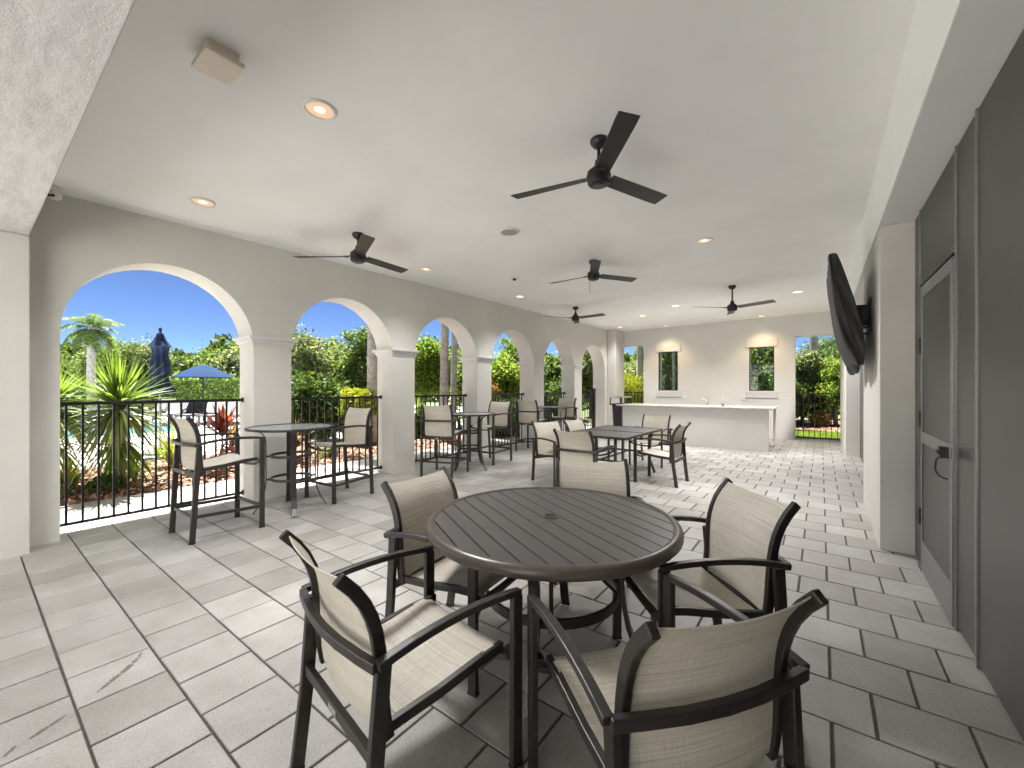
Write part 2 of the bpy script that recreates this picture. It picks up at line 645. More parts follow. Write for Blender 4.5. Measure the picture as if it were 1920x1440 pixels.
def tile_mesh(name, w, d, mat):
    bm = bmesh.new()
    bmesh.ops.create_cube(bm, size=1)
    for v in bm.verts:
        v.co.x *= w; v.co.y *= d; v.co.z = v.co.z * 0.03 - 0.015
    top = [e for e in bm.edges if all(v.co.z > -0.001 for v in e.verts)]
    bmesh.ops.bevel(bm, geom=top, offset=0.003, segments=1, affect='EDGES')
    me = bpy.data.meshes.new(name)
    bm.to_mesh(me); bm.free()
    if mat: me.materials.append(MATS[mat])
    return me


rt = random.Random(3)
tiles = []
for k in range(-11, 45):
    yc = Y0 + (k + 0.5) * PY
    off = 0.184 if k % 2 == 0 else 0.345
    for j in range(-21, 5):
        xc = off + (j + 0.5) * PX
        if xc < -6.1 or xc > 1.1: continue
        if xc > 0.95: continue
        tiles.append((xc, yc))
vis = []
rest = []
for (x, y) in tiles:
    p = project(x, y, 0)
    if p and -60 < p[0] < 1980 and 740 < p[1] < 1500 and x < 0.75:
        vis.append((p[2], x, y))
    else:
        rest.append((x, y))
vis.sort()
rest += [(x, y) for (_, x, y) in vis[300:]]
tm = tile_mesh('tile', PX - JT - .002, PY - JT, 'floor_tile')


def place_tiles(lst, parent, me):
    for (x, y) in lst:
        o = bpy.data.objects.new('tile', me)
        C.objects.link(o); o.parent = parent
        o.location = (x + rt.uniform(-.0008, .0008), y + rt.uniform(-.0008, .0008), rt.uniform(-0.0012, 0.0006))
        o.rotation_euler = (rt.uniform(-.0022, .0022), rt.uniform(-.0022, .0022), rt.uniform(-.002, .002))


def join_tiles(lst, parent, me, name='tile_field', mat='floor_tile_joined'):
    mb = MB()
    bv = [v.co.copy() for v in me.vertices]
    bf = [tuple(p.vertices) for p in me.polygons]
    for (x, y) in lst:
        z = rt.uniform(-0.0012, 0.0006); a = rt.uniform(-.002, .002); b_ = rt.uniform(-.002, .002)
        mb.add([(v.x + x, v.y + y, v.z + z + a * v.x + b_ * v.y) for v in bv], bf)
    o = mb.build(name, mat, parent)
    o['kind'] = 'stuff'
    return o


place_tiles([(x, y) for (_, x, y) in vis[:300]], sub, tm)
join_tiles(rest, sub, tm)

# dark scuff marks on two tiles at the left front (thin skid marks: flat rubber on the tile)
m, nt, b = new_mat('scuff')
b.inputs['Base Color'].default_value = (0.16, 0.155, 0.15, 1)
b.inputs['Roughness'].default_value = 0.7


def scuff(pts, w, gaps):
    mb = MB()
    P = []
    for i in range(len(pts) - 1):
        for k in range(8):
            t = k / 8
            P.append(Vector(pts[i]) * (1 - t) + Vector(pts[i + 1]) * t)
    for i in range(len(P) - 1):
        if i % gaps == gaps - 1: continue
        a, b2 = P[i], P[i + 1]
        t = (b2 - a).normalized(); n = Vector((-t.y, t.x, 0)) * w * random.uniform(0.4, 1.0) * math.sin(math.pi * (i + .7) / len(P)) ** 0.5
        mb.add([a + n, a - n, b2 - n, b2 + n], [(0, 1, 2, 3)])
    o = mb.build('scuff_mark', 'scuff', sub)
    return o


for pts_, w_, g_ in (([(-2.881, 0.576), (-2.836, 0.555), (-2.803, 0.528), (-2.754, 0.484), (-2.72, 0.44), (-2.689, 0.408), (-2.653, 0.372)], 0.015, 9),
                     ([(-2.585, 0.269), (-2.565, 0.239), (-2.549, 0.206), (-2.536, 0.183), (-2.523, 0.161)], 0.011, 13),
                     ([(-2.521, 0.131), (-2.497, 0.113), (-2.475, 0.095)], 0.010, 15)):
    scuff([(a, b_, 0.0022) for a, b_ in pts_], w_, g_)

# walkway outside the arches
wk = MB().box(-7.19, -5.972, -6, 16, -0.08, -0.012).build('walkway', 'grout')
tag(wk, kind='structure')
wt = []
for k in range(-18, 48):
    for j in range(4):
        xc = -5.972 - (j + 0.5) * 0.3045 + 0.0
        yc = Y0 + (k + 0.5 * (j % 2)) * PY
        wt.append((xc, yc))
tm2 = tile_mesh('tile', 0.3045 - 0.006, PY - 0.006, 'floor_tile')
wv_ = [t for t in wt if 0 < t[1] < 8.5]
place_tiles(wv_, wk, tm2)
wr_ = [t for t in wt if not (0 < t[1] < 8.5)]
join_tiles(wr_, wk, tm2)

# mulch bed, pool deck, pool, lawn
mb = MB()
nx, ny = 12, 90
xs = [-10.2 + i * (3.01 / (nx - 1)) for i in range(nx)]
ys = [-6 + i * (20 / (ny - 1)) for i in range(ny)]
for i in range(nx):
    for j in range(ny):
        e = min(1, min(i, nx - 1 - i) / 2)
        mb.v.append((xs[i], ys[j], -0.03 + 0.07 * e + random.uniform(-.012, .012)))
for i in range(nx - 1):
    for j in range(ny - 1):
        a = i * ny + j
        mb.f.append((a, a + ny, a + ny + 1, a + 1))
bed = mb.build('mulch_bed', 'soil')
tag(bed, kind='structure')
rng = np.random.default_rng(5)


def chips(name, n, x0, x1, y0, y1, z0, mat, parent=None, s=0.03, zf=None):
    c = np.stack([rng.uniform(x0, x1, n), rng.uniform(y0, y1, n), np.full(n, z0)], 1)
    if zf is not None: c[:, 2] = zf(c[:, 0]) + rng.uniform(0, 0.02, n)
    a = rng.uniform(0, math.pi * 2, n); tilt = rng.uniform(-.5, .5, n)
    L = rng.uniform(0.5, 1.5, n) * s; W = L * rng.uniform(0.15, 0.4, n)
    d = np.stack([np.cos(a), np.sin(a), tilt], 1); p = np.stack([-np.sin(a), np.cos(a), rng.uniform(-.5, .5, n)], 1)
    q = np.stack([c - d * L[:, None] - p * W[:, None], c + d * L[:, None] - p * W[:, None], c + d * L[:, None] + p * W[:, None], c - d * L[:, None] + p * W[:, None]], 1)
    return np_mesh(name, q.reshape(-1, 3), 4, n, mat, parent)


o = chips('mulch', 30000, -10.2, -7.22, -1, 13, 0.05, 'mulch_chip', None, 0.035, lambda x: -0.02 + 0.07 * np.clip(np.minimum(x + 10.2, -7.19 - x) / 0.5, 0, 1))
tag(o, kind='stuff', label='reddish brown wood mulch spread over the planting bed beside the walkway')

# deck with pool opening
PXA, PXB, PYA, PYB = -23.5, -16.2, -14, 5.1
dk = MB()
dk.box(-10.2, 12, -25, -3.25, -0.07, -0.015)  # unseen stretch behind the viewpoint, made pale deck to bounce sunlight
dk.box(-34, PXA, -25, 22, -0.07, -0.015)
dk.box(PXB, -10.2, -25, 12.0, -0.07, -0.015)
dk.box(PXA, PXB, PYB, 22, -0.07, -0.015)
dk.box(PXA, PXB, -25, PYA, -0.07, -0.015)
tag(dk.build('pool_deck', 'deck_concrete'), kind='structure')
cp_ = MB()
for (x0, x1, y0, y1) in ((PXA, PXB, PYB - 0.3, PYB), (PXA, PXA + 0.3, PYA, PYB - 0.3), (PXB - 0.3, PXB, PYA, PYB - 0.3)):
    cp_.box(x0, x1, y0, y1, -0.10, 0.012)
tag(cp_.build('pool_coping', 'roof_plaster', bevel=0.01), kind='structure')
tag(MB().box(PXA + .3, PXB - .3, PYA, PYB - .3, -0.075, -0.062).build('pool_water', 'pool_water'), kind='structure')
# lawn and bed beyond the end wall
tag(MB().box(-9, 8, 13.86, 16.6, -0.078, -0.02).build('lawn', 'grass_ground'), kind='structure')
tag(MB().box(-9, 8, 16.6, 24, -0.078, -0.01).build('garden_bed', 'soil'), kind='structure')
o = chips('mulch', 9000, -3, 3, 16.6, 21, 0.0, 'mulch_chip', None, 0.04, lambda x: 0 * x)
tag(o, kind='stuff', label='brown mulch under the shrubs behind the end wall')


def grass(name, n, x0, x1, y0, y1, label):
    c = np.stack([rng.uniform(x0, x1, n), rng.uniform(y0, y1, n), np.full(n, -0.02)], 1)
    a = rng.uniform(0, 6.28, n); w = 0.004
    d = np.stack([np.cos(a), np.sin(a), np.zeros(n)], 1) * w
    t = c + np.stack([rng.normal(0, .02, n), rng.normal(0, .02, n), rng.uniform(.03, .07, n)], 1)
    q = np.stack([c - d, c + d, t], 1)
    tag(np_mesh(name, q.reshape(-1, 3), 3, n, 'leaf_bright'), kind='stuff', label=label)


grass('grass', 25000, -1.5, 1.6, 13.9, 16.6, 'green lawn grass just outside the right doorway of the end wall')

# ================================================================== BUILDING
ARCH = []
y = 0.545
STEP = 2.0505
for i in range(6):
    ARCH.append((y + i * STEP, y + i * STEP + 1.602))
XO = -5.965
SPR, RAD = 1.905, 0.801
YA, YB = -0.15, 13.8


def arcade():
    ys = {YA, YB}
    segs = []
    for (a, b_) in ARCH:
        for k in range(33):
            t = math.pi * (1 - k / 32)
            ys.add(round((a + b_) / 2 + RAD * math.cos(t), 5))
    ys = sorted(ys)

    def zlow(yy, side):
        for (a, b_) in ARCH:
            if a - 1e-4 <= yy <= b_ + 1e-4:
                if abs(yy - a) < 1e-3 or abs(yy - b_) < 1e-3:
                    return None, SPR
                c = (a + b_) / 2
                return None, SPR + math.sqrt(max(0, RAD ** 2 - (yy - c) ** 2))
        return None, None
    mb = MB()
    TOP = 3.62
    for i in range(len(ys) - 1):
        a, b_ = ys[i], ys[i + 1]
        mid = (a + b_) / 2
        inside = any(p < mid < q for p, q in ARCH)
        if inside:
            za = zlow(a, 0)[1]; zb = zlow(b_, 0)[1]
            for X in (XW, XO):
                mb.add([(X, a, za), (X, b_, zb), (X, b_, TOP), (X, a, TOP)], [(0, 1, 2, 3)])
            mb.add([(XW, a, za), (XO, a, za), (XO, b_, zb), (XW, b_, zb)], [(0, 1, 2, 3)])
        else:
            for X in (XW, XO):
                mb.add([(X, a, -0.03), (X, b_, -0.03), (X, b_, SPR), (X, a, SPR)], [(0, 1, 2, 3)])
                mb.add([(X, a, SPR), (X, b_, SPR), (X, b_, TOP), (X, a, TOP)], [(0, 1, 2, 3)])
        mb.add([(XW, a, TOP), (XO, a, TOP), (XO, b_, TOP), (XW, b_, TOP)], [(0, 1, 2, 3)])
    for (a, b_) in ARCH:
        for yy in (a, b_):
            mb.add([(XW, yy, -0.03), (XO, yy, -0.03), (XO, yy, SPR), (XW, yy, SPR)], [(0, 1, 2, 3)])
    for yy in (YA, YB):
        mb.add([(XW, yy, -0.03), (XO, yy, -0.03), (XO, yy, TOP), (XW, yy, TOP)], [(0, 1, 2, 3)])
    return mb


w = arcade().build('arcade_wall', 'wall_paint', smooth=25)
tag(w, 'long off-white stucco wall with six round arches along the left side of the porch', 'wall')
# moulded capitals on the five free-standing piers
prof = [(0.0, 1.915), (0.010, 1.918), (0.012, 1.945), (0.028, 1.955), (0.034, 1.975), (0.034, 1.985), (0.050, 1.992), (0.062, 2.005), (0.062, 2.036), (0.0, 2.040)]
for i in range(5):
    y0 = ARCH[i][1]; y1 = ARCH[i + 1][0]
    mb = MB()
    rings = []
    for (e, z) in prof:
        rings.append([(XW + e + .001, y0 - e - .001, z), (XW + e + .001, y1 + e + .001, z), (XO - e - .001, y1 + e + .001, z), (XO - e - .001, y0 - e - .001, z)])
    v = [p for r_ in rings for p in r_]
    f = []
    for a in range(len(prof) - 1):
        for j in range(4):
            f.append((a * 4 + j, a * 4 + (j + 1) % 4, a * 4 + 4 + (j + 1) % 4, a * 4 + 4 + j))
    mb.add(v, f)
    mb.build('capital', 'trim_paint', w, bevel=0.003)

# porch ceiling
nx, ny = 8, 14
mb = MB()
x0c, x1c, y0c, y1c = XW - 0.1, 0.62, 0.2, 13.5
for lay in (0, 1):
    for i in range(nx + 1):
        for j in range(ny + 1):
            X = x0c + (x1c - x0c) * i / nx; Y = y0c + (y1c - y0c) * j / ny
            mb.v.append((X, Y, 3.58 if lay else cz(X, Y)))
n1 = (nx + 1) * (ny + 1)
for i in range(nx):
    for j in range(ny):
        a = i * (ny + 1) + j
        mb.f.append((a, a + 1, a + ny + 2, a + ny + 1))
        mb.f.append((n1 + a, n1 + a + ny + 1, n1 + a + ny + 2, n1 + a + 1))
for i in range(nx):
    for j in (0, ny):
        a = i * (ny + 1) + j; mb.f.append((a, a + ny + 1, n1 + a + ny + 1, n1 + a))
for j in range(ny):
    for i in (0, nx):
        a = i * (ny + 1) + j; mb.f.append((a, a + 1, n1 + a + 1, n1 + a))
tag(mb.build('ceiling', 'ceiling_paint', smooth=30), kind='structure')
rf = MB().box(-7.55, 4.2, -2.0, 15.0, 3.63, 3.85)
tag(rf.build('roof', 'roof_plaster'), 'flat plaster roof and eave over the covered porch', 'roof')

# added stucco wing, unseen behind the viewpoint, to bounce sunlight into the porch
cw = thing('bounce_wing', 'added pale stucco wing behind the camera, bouncing sunlight into the porch', 'building', (-4, -8.2, 0))
mb = MB()
bays = [(-9.0 + i * 3.1, -7.2 + i * 3.1) for i in range(5)]
xx = [-10.5]
for a_, b_ in bays: xx += [a_, b_]
xx.append(7.5)
for i in range(len(xx) - 1):
    if i % 2 == 0:
        mb.box(xx[i], xx[i + 1], -1.2, 0, -.05, 4.4)
    else:
        mb.box(xx[i], xx[i + 1], -1.2, 0, 2.5, 4.4)
        mb.box(xx[i], xx[i + 1], -1.2, 0, -.05, .9)
mb.box(4.35, 7.5, 0, 5.7, -.05, 4.4)  # side wall added to reflect sunlight onto the chair backs
mb.build('wall', 'wall_paint_bright_lit', cw)
for a_, b_ in bays:
    wf = MB().box(a_, b_, -.2, -.15, .9, .97).box(a_, b_, -.2, -.15, 2.43, 2.5).box(a_, a_ + .07, -.2, -.15, .97, 2.43).box(b_ - .07, b_, -.2, -.15, .97, 2.43).box((a_ + b_) / 2 - .03, (a_ + b_) / 2 + .03, -.2, -.15, .97, 2.43).build('window', 'rail_metal', cw)
    MB().box(a_ + .07, b_ - .07, -.19, -.17, .97, 2.43).build('pane', 'plastic_black', wf)
MB().box(-11, 8, -6, .5, 4.4, 4.65).box(4.1, 9, .5, 5.75, 4.4, 4.65).build('roof', 'roof_plaster', cw)

# near-left pier and beam overhead
p_ = MB().box(-5.97, -5.34, -0.152, 0.352, -0.02, 2.68).build('corner_pier', 'wall_paint_shaded', bevel=0.006)
tag(p_, 'plain square stucco pier at the left edge under the textured beam', 'pier')
bm_ = MB().box(-5.968, 0.98, -0.154, 0.35, 2.682, 3.625).build('ceiling_beam', 'beam_stucco', bevel=0.006)
tag(bm_, 'wide beam with rough stained grey stucco underside across the top left corner', 'beam')

# end wall with openings
YE, YE2 = 13.33, 13.73
xsC = [-5.56, -5.53, -4.62, -4.15, -3.55, -1.62, -1.02, -0.55, 0.405, 0.98]
holes = [(-5.53, -4.62, -0.03, 2.80), (-4.15, -3.55, 1.31, 2.53), (-1.62, -1.02, 1.31, 2.53), (-0.55, 0.405, -0.03, 2.775)]
mb = MB()
zs = sorted({-0.03, 1.31, 2.53, 2.775, 2.80, 3.62})
xs_ = sorted(set(xsC))


def in_hole(xm, zm):
    return any(h[0] < xm < h[1] and h[2] < zm < h[3] for h in holes)


for i in range(len(xs_) - 1):
    for j in range(len(zs) - 1):
        xm = (xs_[i] + xs_[i + 1]) / 2; zm = (zs[j] + zs[j + 1]) / 2
        if in_hole(xm, zm): continue
        for Y in (YE, YE2):
            mb.add([(xs_[i], Y, zs[j]), (xs_[i + 1], Y, zs[j]), (xs_[i + 1], Y, zs[j + 1]), (xs_[i], Y, zs[j + 1])], [(0, 1, 2, 3)])
for (xa, xb, za, zb) in holes:
    for X in (xa, xb):
        mb.add([(X, YE, za), (X, YE2, za), (X, YE2, zb), (X, YE, zb)], [(0, 1, 2, 3)])
    for Z in (za, zb):
        if Z < 0: continue
        mb.add([(xa, YE, Z), (xb, YE, Z), (xb, YE2, Z), (xa, YE2, Z)], [(0, 1, 2, 3)])
endw = mb.build('end_wall', 'wall_paint_lit', smooth=25)
tag(endw, 'off-white stucco wall at the far end with two small windows and two doorway openings', 'wall')
for (xa, xb) in ((-4.15, -3.55), (-1.62, -1.02)):
    YF = YE + 0.05
    fr_ = MB()
    za, zb = 1.312, 2.528
    t = 0.022
    fr_.box(xa + .001, xa + t, YF, YF + .04, za, zb).box(xb - t, xb - .001, YF, YF + .04, za, zb)
    fr_.box(xa + t, xb - t, YF, YF + .04, zb - t, zb - .001).box(xa + t, xb - t, YF, YF + .04, za + .001, za + t)
    xm = (xa + xb) / 2; zm = (za + zb) / 2
    fr_.box(xm - .008, xm + .008, YF + .005, YF + .035, za + t, zb - t)
    fr_.box(xa + t, xm - .008, YF + .006, YF + .034, zm - .007, zm + .007).box(xm + .008, xb - t, YF + .006, YF + .034, zm - .007, zm + .007)
    win = fr_.build('window', 'rail_metal', endw)
    for (p0, p1) in ((xa + t, xm - .008), (xm + .008, xb - t)):
        for (q0, q1) in ((za + t, zm - .007), (zm + .007, zb - t)):
            MB().box(p0, p1, YF + .018, YF + .022, q0, q1).build('pane', 'window_glass', win)
    lt = MB().box(xa - 0.09, xb + 0.09, YE - 0.026, YE - 0.002, 2.535, 2.735).build('window_lintel', 'trim_paint', endw, bevel=0.006)
    sl_ = MB().box(xa - 0.09, xb + 0.09, YE - 0.045, YE - 0.002, 1.115, 1.295).build('window_sill', 'trim_paint', endw, bevel=0.006)
# corner pilaster at the far left
tag(MB().box(-5.545, -5.27, 12.56, 13.328, -0.02, 3.40).build('corner_pilaster', 'wall_paint', bevel=0.012), 'plain pilaster in the far left corner between the last arch and the end wall', 'pilaster')

# right side: piers, header and screens
SX = 0.617
mb = MB().box(0.41, 0.98, 4.78, 6.50, -0.02, 2.80)
pr1 = tag(mb.build('wall_pier', 'wall_paint', bevel=0.006), 'broad off-white pier on the right carrying the covered television', 'pier')
mb = MB().box(0.41, 0.98, 10.86, 13.328, -0.02, 2.80)
pr2 = tag(mb.build('wall_pier', 'wall_paint', bevel=0.006), 'far off-white pier on the right next to the far doorway', 'pier')
mb = MB().box(0.40, 0.98, 0.352, 13.329, 2.802, 3.62)
tag(mb.build('header_beam', 'wall_paint_bright_lit', bevel=0.006), 'long bright header beam running along the right side under the ceiling', 'beam')
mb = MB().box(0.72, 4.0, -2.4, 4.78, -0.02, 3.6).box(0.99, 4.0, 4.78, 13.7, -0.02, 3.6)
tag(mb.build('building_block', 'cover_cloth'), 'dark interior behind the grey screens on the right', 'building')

scr = thing('screen_wall', 'dark grey insect screen wall with a framed screen door beside the camera', 'screen wall', (SX, 3.4, 0))


def at_parent(mb, name, mat, par, **kw):
    wx, wy, wz = par.location
    mb.v = [(a - wx, b_ - wy, c - wz) for (a, b_, c) in mb.v]
    return mb.build(name, mat, par, **kw)


D0, D1 = 3.46, 4.40            # door
panels = [(-3.0, 0.6), (0.6, 3.05), (3.05, D0 - .03), (D1 + .13, 4.778)]
for (a, b_) in panels:
    at_parent(MB().box(SX + .012, SX + .02, a + .012, b_ - .012, 0.03, 2.79), 'screen_panel', 'screen_mesh', scr)
at_parent(MB().box(SX + .012, SX + .02, D0 - .02, D1 + .12, 2.20, 2.79), 'screen_panel', 'screen_mesh', scr)
for yy in (0.6, 3.05):
    at_parent(MB().box(SX + .004, SX + .03, yy - .0125, yy + .0125, 0.0, 2.795), 'mullion', 'aluminium', scr, bevel=0.002)
at_parent(MB().box(SX + .004, SX + .03, D1 + .10, D1 + .13, 0, 2.795), 'mullion', 'aluminium', scr, bevel=0.002)
at_parent(MB().box(SX + .004, SX + .03, D0 - .028, D0 - .004, 0, 2.795), 'mullion', 'aluminium', scr, bevel=0.002)
at_parent(MB().box(SX - .006, SX + .03, D1 + .005, D1 + .10, 0.0, 2.19), 'jamb_panel', 'screen_mesh', scr)
door = MB()
X0, X1 = SX - .006, SX + .012
door.box(X0, X1, D0, D0 + .045, 0.01, 2.165).box(X0, X1, D1 - .045, D1, 0.01, 2.165)
door.box(X0 + .001, X1, D0 + .045, D1 - .045, 2.085, 2.165).box(X0 + .001, X1, D0 + .045, D1 - .045, 0.985, 1.065)
door.box(X0 + .001, X1, D0 + .045, D1 - .045, 0.01, 0.24)
dr = at_parent(door, 'screen_door', 'aluminium', scr, bevel=0.003)


def sub_part(mb, name, mat, par, **kw):
    # parent sits at the thing's origin offset
    wx, wy, wz = scr.location
    mb.v = [(a - wx, b_ - wy, c - wz) for (a, b_, c) in mb.v]
    return mb.build(name, mat, par, **kw)


sub_part(MB().box(SX + .002, SX + .006, D0 + .045, D1 - .045, 1.066, 2.084), 'door_screen', 'screen_mesh', dr)
sub_part(MB().box(SX + .002, SX + .006, D0 + .045, D1 - .045, 0.241, 0.984), 'door_screen', 'screen_mesh', dr)
for zz in (1.72, 1.16, 0.42):
    sub_part(MB().box(SX - .016, SX - .0065, D1 - .012, D1 + .022, zz - .06, zz + .06), 'hinge', 'plastic_black', dr, bevel=0.002)
hd = MB().box(SX - .055, SX - .017, D0 + .005, D0 + .06, 0.985, 1.05)
hd.box(SX - .062, SX - .05, D0 + .018, D0 + .075, 1.008, 1.028)
hd.tube([(SX - .045, D0 + .06, 0.99), (SX - .062, D0 + .06, 0.965), (SX - .066, D0 + .055, 0.905), (SX - .05, D0 + .048, 0.872), (SX - .018, D0 + .03, 0.858)], 0.0045, 8)
sub_part(hd, 'handle', 'plastic_black', dr, smooth=40)

scr2 = thing('screen_wall', 'dark grey screen in the opening beyond the television pier', 'screen wall', (SX, 8.6, 0))
for (a, b_) in ((6.502, 7.9), (7.93, 9.35), (9.38, 10.858)):
    at_parent(MB().box(SX + .012, SX + .02, a, b_, 0.0, 2.80), 'screen_panel', 'screen_mesh', scr2)
for yy in (7.915, 9.365):
    at_parent(MB().box(SX + .004, SX + .03, yy - .0125, yy + .0125, 0.0, 2.80), 'mullion', 'aluminium', scr2)

# ------------------------------------------------------------------ railings
ZT, ZB = 1.262, 0.075


def railing(y0, y1, X, label, nb=14, post=False, base=(0, 0), vertical=True, group='black metal railings in the openings'):
    L = y1 - y0
    t = thing('railing', label, 'railing', base, 0, group)
    return t, L


def make_railing(L, nb):
    """runs along local +Y from 0 to L, origin at one foot"""
    parts = []
    parts.append(('top_rail', MB().box(-.02, .02, .004, L - .004, ZT - .03, ZT), 0.004))
    parts.append(('bottom_rail', MB().box(-.015, .015, .004, L - .004, ZB - .012, ZB + .014), 0.003))
    return parts


rail_proto = None
rail_labels = [
    'black metal railing in the nearest arch, in front of the spiky green yucca',
    'black metal railing in the second arch behind the first bar table',
    'black metal railing in the third arch in front of the red bromeliad and palm trunks',
    'black metal railing in the fourth arch in front of the bright green tree',
    'black metal railing in the fifth arch behind the farthest bar table']
XRAIL = -5.86
L = 1.602
for i in range(5):
    a, b_ = ARCH[i]
    if rail_proto is None:
        t = thing('railing', rail_labels[0], 'railing', (XRAIL, a, 0), 0, 'black railings closing the arches')
        MB().box(-.02, .02, .004, L - .004, ZT - .034, ZT).build('top_rail', 'rail_metal', t, bevel=0.004)
        MB().box(-.014, .014, .004, L - .004, ZB - .014, ZB + .014).build('bottom_rail', 'rail_metal', t, bevel=0.003)
        bmh = MB().box(-.009, .009, -.009, .009, ZB + .014, ZT - .034).mesh('baluster', 'rail_metal')
        for k in range(14):
            o = bpy.data.objects.new('baluster', bmh); C.objects.link(o); o.parent = t
            o.location = (0, 0.07 + k * (L - 0.14) / 13, 0)
        for zz in (ZT - .017, ZB):
            for yy in (0.004, L - 0.012):
                MB().box(-.032, .032, yy, yy + .008, zz - .03, zz + .03).build('bracket', 'rail_metal', t, bevel=0.002)
        rail_proto = t
        index_children()
    else:
        dup(rail_proto, (XRAIL, a, 0), 0, rail_labels[i])
# sixth arch: gate with stout post
t = thing('gate', 'black barred metal gate with a thick post in the farthest arch', 'gate', (XRAIL, ARCH[5][0], 0))
MB().box(-.02, .02, .004, L - .26, ZT + .06, ZT + .095).build('top_rail', 'rail_metal', t, bevel=0.003)
MB().box(-.014, .014, .004, L - .26, .06, .09).build('bottom_rail', 'rail_metal', t, bevel=0.003)
MB().box(-.014, .014, .004, L - .26, 0.72, 0.75).build('middle_rail', 'rail_metal', t, bevel=0.003)
MB().box(-.05, .05, L - .25, L - .13, 0, ZT + .12).build('post', 'rail_metal', t, bevel=0.004)
for k in range(13):
    o = bpy.data.objects.new('baluster', bmh); C.objects.link(o); o.parent = t
    o.location = (0, 0.05 + k * (L - 0.36) / 12, 0)
MB().box(-.015, .015, L - .12, L - .01, ZT + .05, ZT + .08).build('latch_bar', 'rail_metal', t)

# railings in the end wall doorways (run along X)
for (xa, xb, yy, lab) in ((-5.53, -4.62, 13.6, 'black railing in the left doorway of the end wall behind the counter'), (-0.55, 0.405, 13.6, 'black railing in the right doorway of the end wall')):
    Lw = xb - xa
    t = thing('railing', lab, 'railing', (xa, yy, 0), 0, 'black railings closing the end wall doorways')
    MB().box(.004, Lw - .004, -.02, .02, ZT - .034, ZT).build('top_rail', 'rail_metal', t, bevel=0.004)
    MB().box(.004, Lw - .004, -.014, .014, ZB - .014, ZB + .014).build('bottom_rail', 'rail_metal', t, bevel=0.003)
    nb = 8
    for k in range(nb):
        o = bpy.data.objects.new('baluster', bmh); C.objects.link(o); o.parent = t
        o.location = (0.055 + k * (Lw - 0.11) / (nb - 1), 0, 0)

# ================================================================== COUNTER
ct = thing('bar_counter', 'long white bar counter with a speckled granite top near the end wall', 'counter', (-2.5, 10.49, 0))
at_parent(MB().box(-4.20, -0.917, 10.49, 10.66, -0.01, 0.915), 'counter_front', 'wall_paint_lit', ct, bevel=0.006)
at_parent(MB().box(-4.36, -0.80, 10.43, 11.75, 0.917, 0.957), 'countertop', 'granite', ct, bevel=0.006)
lg = MB().tube([(-0.88, 11.62, 0.915), (-0.88, 11.62, 0.10), (-0.90, 11.60, 0.04), (-0.96, 11.55, 0.015)], 0.03, 10)
at_parent(lg, 'support_pipe', 'white_plastic', ct, smooth=40)
at_parent(MB().box(-3.9, -2.9, 10.85, 11.6, 0.0, 0.915), 'cabinet', 'wall_paint_lit', ct)
fc = thing('faucet', 'small chrome faucet with raised lever on the bar counter', 'faucet', (-2.28, 11.25, 0.957))
MB().tube([(0, 0, 0), (0, 0, .06), (-.03, 0, .11), (-.14, 0, .17)], [.02, .018, .014, .012], 8).build('spout', 'bright_metal', fc, smooth=40)
MB().tube([(0.01, 0, .05), (.015, 0, .17)], [.016, .009], 8).build('lever', 'bright_metal', fc, smooth=40)
dsp = thing('soap_dispenser', 'tiny dark pump beside the faucet on the counter', 'soap dispenser', (-1.93, 11.25, 0.957))
MB().lathe([(.03, 0), (.03, .015), (.012, .03), (.012, .05)], 12).build('base', 'plastic_black', dsp)
MB().tube([(0, 0, .05), (-.05, 0, .055)], .008, 6).build('nozzle', 'plastic_black', dsp)

# stand at the left end of the counter
st = thing('serving_stand', 'dark grey tapered stand with a railed top at the left end of the bar counter', 'stand', (-4.45, 10.85, 0))
mb = MB()
mb.add([(-.09, -.12, 0), (.09, -.12, 0), (.09, .45, 0), (-.09, .45, 0), (-.13, -.16, .93), (.12, -.16, .93), (.12, .5, .93), (-.13, .5, .93)], [(0, 3, 2, 1), (4, 5, 6, 7), (0, 1, 5, 4), (1, 2, 6, 5), (2, 3, 7, 6), (3, 0, 4, 7)])
mb.build('body', 'stand_grey', st, bevel=0.01)
MB().box(-.19, .17, -.2, .56, .932, .965).build('top_plate', 'plastic_black', st, bevel=0.006)
gl_ = MB()
for (a, b_) in ((-.17, -.17), (.15, -.17), (-.17, .53), (.15, .53)):
    gl_.box(a - .012, a + .012, b_ - .012, b_ + .012, .965, 1.13)
gl_.build('rail_post', 'plastic_black', st)
g2 = MB().box(-.19, .17, -.185, -.155, 1.13, 1.155).box(-.19, .17, .515, .545, 1.13, 1.155).box(-.185, -.155, -.155, .515, 1.13, 1.155).box(.135, .165, -.155, .515, 1.13, 1.155)
g2.build('top_rail', 'bright_metal', st)

# wall plates on the end wall
for (x, z, w_, h_, d_, lab) in ((-3.344, 1.09, .07, .11, .05, 'white weatherproof outlet box right of the left window sill'),
                                (-1.746, 1.10, .07, .11, .05, 'white weatherproof outlet box left of the right window sill'),
                                (-2.992, 2.16, .07, .11, .02, 'small white wall plate high on the end wall, left of the pair'),
                                (-2.579, 2.185, .05, .10, .02, 'small white wall plate high on the end wall, right of the pair')):
    t = thing('outlet_box', lab, 'outlet', (x, YE - .002, z), 0, 'white outlets and plates on the end wall')
    MB().box(-w_ / 2, w_ / 2, -d_, 0, -h_ / 2, h_ / 2).build('box', 'white_plastic', t, bevel=0.006)
    MB().box(-w_ / 2 + .008, w_ / 2 - .008, -d_ - .004, -d_ - .0005, -h_ / 2 + .01, h_ / 2 - .01).build('lid', 'white_plastic', t, bevel=0.002)
t = MB().box(-.03, .03, -.012, 0, -.05, .05).build('outlet_box', 'white_plastic', loc=(-2.3, 13.328, 1.1), bevel=0.004)
